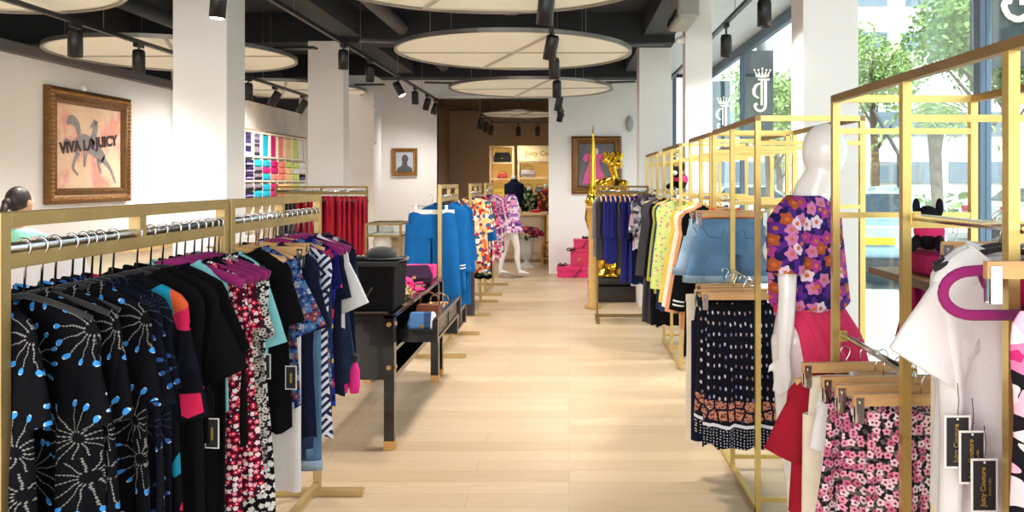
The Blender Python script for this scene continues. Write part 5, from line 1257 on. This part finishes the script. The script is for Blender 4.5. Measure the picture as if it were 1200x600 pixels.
handbag(-1.4, 16.1, 1.186, .3, .14, .16, solid('bag_yellow', (232, 200, 50), .5), 'yellow bag on the third shelf of the narrow unit')
handbag(-.85, 16.1, 1.556, .3, .14, .16, solid('bag_silver', (150, 140, 130), .4), 'grey bag on the upper shelf of the wide unit, at its left', rz=.1)
handbag(-.3, 16.1, 1.556, .2, .14, .14, EGG, 'dark bag on the upper shelf of the wide unit, by the wall edge')
for i, x in enumerate((-.85, -.6, -.35)):
    handbag(x, 16.1, 1.236, .2, .14, .12, [BLKV, solid('bag_navy', (50, 56, 80), .5), solid('bag_brown', (90, 60, 40), .5)][i], ['black', 'navy', 'brown'][i]+' bag on the middle shelf of the wide lit unit')
tb = thing('display_table', 'cream display table with drawers in the back room behind the urn', 'table', (-.9, 14.6, 0), world=True)
MB().box(-1.35, -.45, 14.3, 14.9, .06, .86).build('cabinet_body', solid('beige_panel', (214, 190, 158), .6), tb, bevel=.004)
MB().box(-1.4, -.4, 14.25, 14.95, .86, .9).build('table_top', SHW, tb)
for z in (.18, .42, .64):
    dr = MB().box(-1.3, -.5, 14.28, 14.3, z, z+.19).build('drawer', solid('beige_drawer', (222, 200, 170), .6), tb)
    MB().cbox((-.9, 14.27, z+.1), (.1, .015, .012)).build('handle', STUD, dr)
MB().box(-1.32, -.48, 14.33, 14.87, 0, .06).build('toe_kick', BROWN, tb)
for i, (x, m, lb) in enumerate([(-1.2, solid('shoe_red', (190, 30, 50), .4), 'red shoe on the back room table, left'), (-.95, solid('shoe_white', (240, 226, 210), .4), 'cream shoe on the back room table, middle'), (-.62, MC['shoe_red'], 'red shoe on the back room table, right')]):
    s_ = thing('shoe', lb, 'shoe', (x, 14.5, .9), .6*i)
    MB().tube([(0, -.1, .035), (0, -.02, .03), (0, .06, .025), (0, .12, .015)], [(.03, .035), (.032, .03), (.036, .024), (.02, .012)], 12).build('upper', m, s_, smooth=True)
    MB().tube([(0, -.1, .04), (0, -.105, .0)], [.01, .006], 8).build('heel', m, s_)
def bustform(x, y, z, mat, lb, cat='display bust', zz=.55):
    b = thing('display_bust', lb, cat, (x, y, z))
    MB().lathe([(.12, 0), (.12, .015), (.012, .02), (.012, zz)], seg=20).build('stand', STUD, b)
    shell([(zz+.5, .05, .05, 0), (zz+.44, .1, .07, 0), (zz+.4, .18, .09, 0), (zz+.25, .18, .13, 0), (zz+.08, .14, .1, 0), (zz-.02, .17, .12, 0)], 'garment_shell', mat, b)
    MB().lathe([(.05, zz+.49), (.045, zz+.56), (.002, zz+.57)], seg=14).build('neck_cap', GLOSSW, b, smooth=True)
bustform(-1.02, 14.55, .9-.0, NAVY, 'display bust in a navy top on the back room table', zz=.12)
bustform(-.45, 15.2, 0, cell_print('red_gold_print', [(170, 40, 50), (200, 140, 60), (110, 40, 50), (60, 60, 50)], 20.), 'display bust in a red and gold printed top right of the back room table', zz=.85)
bustform(-.78, 15.3, 0, GRNB, 'display bust in dark green print behind the back room table', zz=.8)
# urn with flowers
un = thing('urn', 'grey white stone urn with fluted bowl standing in the opening', 'urn', (-.73, 13.5, 0))
STN = solid('stone_white', (206, 206, 200), .6, var=.06)
MB().lathe([(.13, 0), (.13, .03), (.1, .05), (.045, .09), (.04, .12), (.07, .15), (.1, .18), (.115, .3), (.12, .42), (.14, .47), (.15, .49), (.13, .49), (.1, .44)], seg=28).build('bowl', STN, un, smooth=True)
MB().box(-.13, .13, -.13, .13, 0, .03).build('foot', STN, un)
fl = thing('flower_bouquet', 'round bunch of crimson and pink roses filling the stone urn', 'flowers', (-.73, 13.5, .49))
rf = random.Random(8)
fm = [solid('rose_crimson', (150, 24, 62), .6), solid('rose_pink', (214, 84, 120), .6), solid('rose_dark', (90, 24, 40), .6)]
for i in range(34):
    a = rf.uniform(0, 6.28); e = rf.uniform(.1, 1.4); rr_ = .25; c = (rr_*1.1*math.cos(a)*math.cos(e), rr_*math.sin(a)*math.cos(e), .02+.16*math.sin(e))
    q = MB().ball(c, .04, 10, 6)
    for k in range(5):
        b = k*1.256+a; q.ball((c[0]+.025*math.cos(b), c[1]+.025*math.sin(b), c[2]+.006), (.024, .024, .03), 8, 5)
    q.build('rose', fm[i % 3], fl, smooth=True)
m = MB()
for i in range(30):
    a = rf.uniform(0, 6.28); r0 = .16; r1 = rf.uniform(.22, .28)
    m.tube([(r0*math.cos(a), r0*math.sin(a), .02), (r1*math.cos(a), r1*math.sin(a), rf.uniform(-.02, .1))], [(.02, .004), (.004, .002)], 6)
m.build('leaves', solid('leaf_dark', (50, 70, 40), .6), fl)
bn = thing('step_stool', 'low wooden step stool behind the urn in the back room', 'stool', (-.2, 13.9, 0), world=True)
for z in (.12, .24, .36): MB().box(-.5, .1, 13.9+z, 14.15+z, z-.03, z).build('tread', wood('stool_wood', (206, 160, 90)), bn)
for x in (-.5, .06): MB().box(x, x+.04, 14.0, 14.5, 0, .33).build('side_frame', MC['stool_wood'], bn)
track(-1.5, 13.0, 15.4, 2.62, 'black light track running into the back room', (13.2, 15.2))
t = thing('light_track', 'black light track crossing the back room in front of the lit shelves', 'light track', (-.7, 15.4, 2.62), world=True)
MB().box(-1.5, .5, 15.42, 15.455, 2.62, 2.65).build('rail', BLACKM, t)
for i, (x, y, lb) in enumerate([(-1.5, 13.3, 'nearest'), (-1.5, 14.2, 'second'), (-1.5, 15.1, 'third, at the corner'), (-1.0, 15.44, 'first on the crossing track'), (-.62, 15.44, 'lit one facing the aisle')]):
    spot(x, y, 2.62, (.5 if i == 4 else .2, .2 if i < 3 else 0), 'black can spotlight in the back room, '+lb, 'spotlights in the back room', 16 if i in (0, 1, 3) else 0, i == 4, drop=.15)

# ------------------------------------------------------------------ plush dogs on the brass racks
def plush(x, y, z, lb, s=1., base=(28, 26, 30)):
    p = thing('plush_dog', lb, 'plush toy', (x, y, z), -.5); K = cloth('plush_black', base); Q = cloth('plush_pink', (236, 60, 120))
    MB().ball((0, 0, .06*s), (.05*s, .07*s, .06*s)).ball((0, -.07*s, .13*s), (.042*s, .045*s, .042*s)).build('plush_body', K, p, smooth=True)
    MB().ball((0, -.115*s, .12*s), (.02*s, .025*s, .018*s)).build('muzzle', WHT, p, smooth=True)
    for k in (-1, 1):
        MB().ball((k*.04*s, -.06*s, .165*s), (.014*s, .02*s, .035*s)).build('ear', K, p, smooth=True)
        MB().tube([(k*.035*s, -.04*s, .04*s), (k*.05*s, -.12*s, .018*s)], [.022*s, .018*s], 10).build('paw', K, p, smooth=True)
    MB().lathe([(.05*s, 0), (.056*s, .02*s), (.05*s, .05*s)], c=(0, -.0, .05*s), sy=1.3, seg=18, cap=False).build('pink_vest', Q, p, smooth=True)
o = MB().box(-.13, .13, -.1, .1, 0, .07).build('folded_sweater', PLUM, bevel=.025); o.location = (1.17, 2.4, 1.214); tag(o, 'plum folded sweater on the small shelf under the plush dog', 'sweater')
plush(1.1, 2.4, 1.286, 'small black plush dog with pink vest sitting on the folded plum sweater', .8)
o = MB().box(-.15, .15, -.12, .12, 0, .012).build('top_shelf_board', glass('shelf_glass', (235, 240, 240), .1)); o.location = (1.1, 7.0, 1.405); tag(o, 'small clear shelf board inside the middle cube rack', 'shelf')
plush(.99, 7.0, 1.418, 'black plush dog in pink vest on the middle brass cube rack', 1.2)

# ------------------------------------------------------------------ outside the window
struct('ground_pavement', MB().box(2.3, 7.5, -8, 40, -.2, -.02), solid('pavement', (214, 212, 206), .8, var=.05, nscale=.8))
struct('ground_road', MB().box(7.5, 60, -8, 60, -.25, -.1), solid('asphalt', (128, 128, 130), .9, var=.06, nscale=.5))
struct('ground_far_pavement', MB().box(2.3, 60, 24, 29, -.2, -.0), MC['pavement'])
FAC = solid('facade_white', (236, 236, 234), .8, var=.03); FG = solid('facade_glass', (132, 146, 164), .3, .1, var=.2, nscale=.4)
b = thing('office_building', 'long white office building with grey window bands across the street', 'building', (20, 32, 0), world=True)
MB().box(5.0, 42, 30, 40, 0, 6.4).build('wall', FAC, b)
for z0, z1 in ((1.4, 2.2), (3.2, 4.1)):
    for k in range(12): MB().box(5.5+3*k, 8.2+3*k, 29.94, 30, z0, z1).build('window', FG, b)
b = thing('tower_block', 'tall white apartment tower rising above the trees across the street', 'building', (17, 44, 0), world=True)
MB().box(11, 27, 42, 50, 0, 22).build('wall', FAC, b)
for k in range(5):
    for q in range(5): MB().box(12+3*k, 14+3*k, 41.9, 42, 4+3.4*q, 6+3.4*q).build('window', FG, b)
b = thing('corner_building', 'pale apartment building seen past the middle right column', 'building', (6, 48, 0), world=True)
MB().box(5.5, 10.5, 44, 52, 0, 13).build('wall', FAC, b)
for k in range(2):
    for q in range(4): MB().box(6+2.2*k, 7.4+2.2*k, 43.9, 44, 1.5+2.8*q, 3.2+2.8*q).build('window', FG, b)
LEAF = [solid('leaf_green', (142, 176, 96), .7, var=.4, nscale=3.), solid('leaf_light', (180, 206, 130), .7, var=.3, nscale=3.)]
BARK = solid('bark', (128, 108, 90), .85, var=.2)
def tree(x, y, h, cr, lb, seed, mt=0, n=5200):
    r = random.Random(seed); t = thing('street_tree', lb, 'tree', (x, y, 0), group='leafy street trees beyond the window')
    m = MB(); m.tube([(0, 0, -.1), (.05, 0, h*.3), (-.03, .05, h*.6), (0, 0, h*.85)], [.14, .11, .08, .03], 10)
    for i in range(6):
        a = i*1.05; m.tube([(0, 0, h*(.35+.06*i)), (cr*.5*math.cos(a), cr*.5*math.sin(a), h*(.55+.05*i))], [.05, .015], 6)
    m.build('trunk', BARK, t, smooth=True)
    f = MB(); cl = [(r.uniform(-.6, .6)*cr, r.uniform(-.6, .6)*cr, h*.72+r.uniform(-.45, .5)*cr, r.uniform(.35, .6)*cr) for _ in range(11)]
    for i in range(n):
        cx, cy, cz, rad = r.choice(cl); v = Vector((r.gauss(0, 1), r.gauss(0, 1), r.gauss(0, 1))).normalized()*rad*(r.random()**.4)
        c = Vector((cx, cy, cz))+v; u = Vector((r.gauss(0, 1), r.gauss(0, 1), r.gauss(0, 1))).normalized(); w_ = u.cross(Vector((r.gauss(0, 1), r.gauss(0, 1), r.gauss(0, 1)))).normalized()
        s = r.uniform(.05, .09)*max(1, cr/1.5); f.plane([c-u*s, c-w_*s*.5, c+u*s, c+w_*s*.5])
    f.build('foliage', LEAF[mt], t)
tree(8.5, 21.9, 6.3, 1.5, 'leafy green tree left of the palm, right of the near column', 1, 1)
tree(9.0, 17.2, 6.6, 2.0, 'large leafy green tree to the right of the palm', 2)
tree(13.6, 24.5, 7.8, 1.9, 'leafy tree farther back behind the large one', 3, 1)
tree(5.2, 20.5, 4.6, 1.3, 'pale green tree seen between the middle and near right columns', 4, 1)
tree(7.2, 27.0, 4.0, 1.1, 'small far tree in front of the office building', 5, 1, 1200)
t = thing('palm_tree', 'palm tree with bare trunk and drooping fronds across the pavement', 'palm tree', (7.75, 16.6, 0))
MB().tube([(0, 0, -.1), (.04, 0, 1.0), (0, .03, 2.1), (0, 0, 2.6)], [.17, .12, .13, .18], 14).build('trunk', BARK, t, smooth=True)
m = MB()
for i in range(26):
    a = i*2.399; e = .2+.045*i; L = 1.5; pts = [Vector((math.cos(a)*math.cos(e)*L*u, math.sin(a)*math.cos(e)*L*u, 2.55+math.sin(e)*L*u-.7*u*u)) for u in [k/8 for k in range(9)]]
    for k in range(8):
        p, q = pts[k], pts[k+1]; sd = (q-p).cross(Vector((0, 0, 1))).normalized(); wd = .26*math.sin(PI*(k+.8)/9)
        for s in (-1, 1): m.plane([p, p*.6+q*.4, p*.3+q*.7+sd*s*wd-Vector((0, 0, .1)), p+sd*s*wd*.8+(q-p)*.5-Vector((0, 0, .12))])
m.build('fronds', LEAF[1], t)
t = MB()
for i in range(700):
    r_ = rf; c = Vector((r_.uniform(5.5, 30), 28.9+r_.uniform(-.3, .3), r_.uniform(.1, 1.0)))
    s = .2; u = Vector((r_.gauss(0, 1), r_.gauss(0, 1), r_.gauss(0, 1))).normalized(); w_ = u.cross(Vector((r_.gauss(0, 1), r_.gauss(0, 1), r_.gauss(0, 1)))).normalized()
    t.plane([c-u*s, c-w_*s*.6, c+u*s, c+w_*s*.6])
tag(t.build('hedge', LEAF[0], origin=(17, 28.9, 0)), 'low green hedge in front of the office building', 'hedge', kind='stuff')
def car(x, y, rz, rgb, lb, nm, plate=True):
    t = thing('parked_car', lb, 'car', (x, y, -.06), rz); P_ = solid('car_paint_'+nm, rgb, .25, .1, coat=.6)
    prof = [(-2.15, .35), (-2.2, .62), (-2.12, .92), (-1.55, 1.0), (-1.05, 1.38), (-.2, 1.46), (.55, 1.38), (1.15, 1.0), (1.95, .86), (2.2, .65), (2.2, .35)]
    rs = []
    for sx, ins in ((-1, .0), (-1, -.06), (1, -.06), (1, .0)): pass
    def ring(w_, k): return [(w_ - (.14*max(0, z-.95)/.5 if z > .95 else 0)*(1 if w_ > 0 else -1), y_*k, z) for y_, z in prof]
    MB().rings([ring(-.86, .98), ring(-.9, 1.0), ring(.9, 1.0), ring(.86, .98)]).build('body', P_, t, bevel=.03)
    DG = solid('car_glass', (60, 74, 86), .1, .1)
    MB().plane([(-.62, -1.52, 1.03), (.62, -1.52, 1.03), (.58, -1.09, 1.345), (-.58, -1.09, 1.345)]).build('rear_window', DG, t).location = (0, -.02, .01)
    MB().plane([(-.62, 1.13, 1.03), (.62, 1.13, 1.03), (.58, .6, 1.355), (-.58, .6, 1.355)]).build('windscreen', DG, t).location = (0, .02, .01)
    for k in (-1, 1):
        MB().plane([(k*.895, -1.25, 1.0), (k*.895, .95, 1.0), (k*.8, .5, 1.33), (k*.8, -.95, 1.33)]).build('side_window', DG, t).location = (k*.01, 0, .0)
        for yy in (-1.35, 1.35):
            wh = MB().cyl((k*.7, yy, .33), (k*.91, yy, .33), .33, 24).build('wheel', solid('tyre', (30, 30, 32), .8), t)
            MB().cyl((k*.905, yy, .33), (k*.92, yy, .33), .2, 16).build('hub_cap', CHROME, wh)
        MB().cbox((k*.68, -2.17, .82), (.34, .06, .14)).build('tail_light', solid('tail_red', (200, 20, 30), .3, emit=lin((200, 20, 30)), estr=.4), t)
        MB().cbox((k*.66, 2.13, .72), (.34, .1, .13)).build('headlight', GLOSSW, t)
    if plate: MB().cbox((0, -2.215, .72), (.4, .02, .1)).build('number_plate', solid('plate_yellow', (246, 206, 50), .5), t)
    MB().cbox((0, -2.2, .4), (1.7, .1, .18)).build('bumper', solid('bumper_dark', (60, 62, 66), .5), t)
car(4.55, 13.0, -.12, (168, 200, 222), 'pale blue parked car with yellow number plate right behind the near column', 'pale')
car(12.8, 20.6, -1.35, (214, 220, 226), 'silver white car parked across, right of the palm trunk', 'silver')
car(5.9, 26.0, -1.5, (190, 200, 208), 'light grey car on the street seen between the columns', 'grey')
car(16.6, 22.5, -1.4, (226, 228, 230), 'white car farther right along the street', 'white')
lp = thing('street_lamp', 'thin grey forked street post in front of the palm', 'street lamp', (6.55, 15.6, 0))
MB().tube([(0, 0, -.1), (0, 0, 2.0), (-.5, 0, 2.9)], .04, 8).build('pole', dk, lp, smooth=True)
MB().tube([(0, 0, 2.0), (.5, 0, 2.8)], .03, 8).build('branch_arm', dk, lp, smooth=True)
for o in bpy.data.objects:
    for k_ in ('_w', '_w2'):
        if k_ in o: del o[k_]
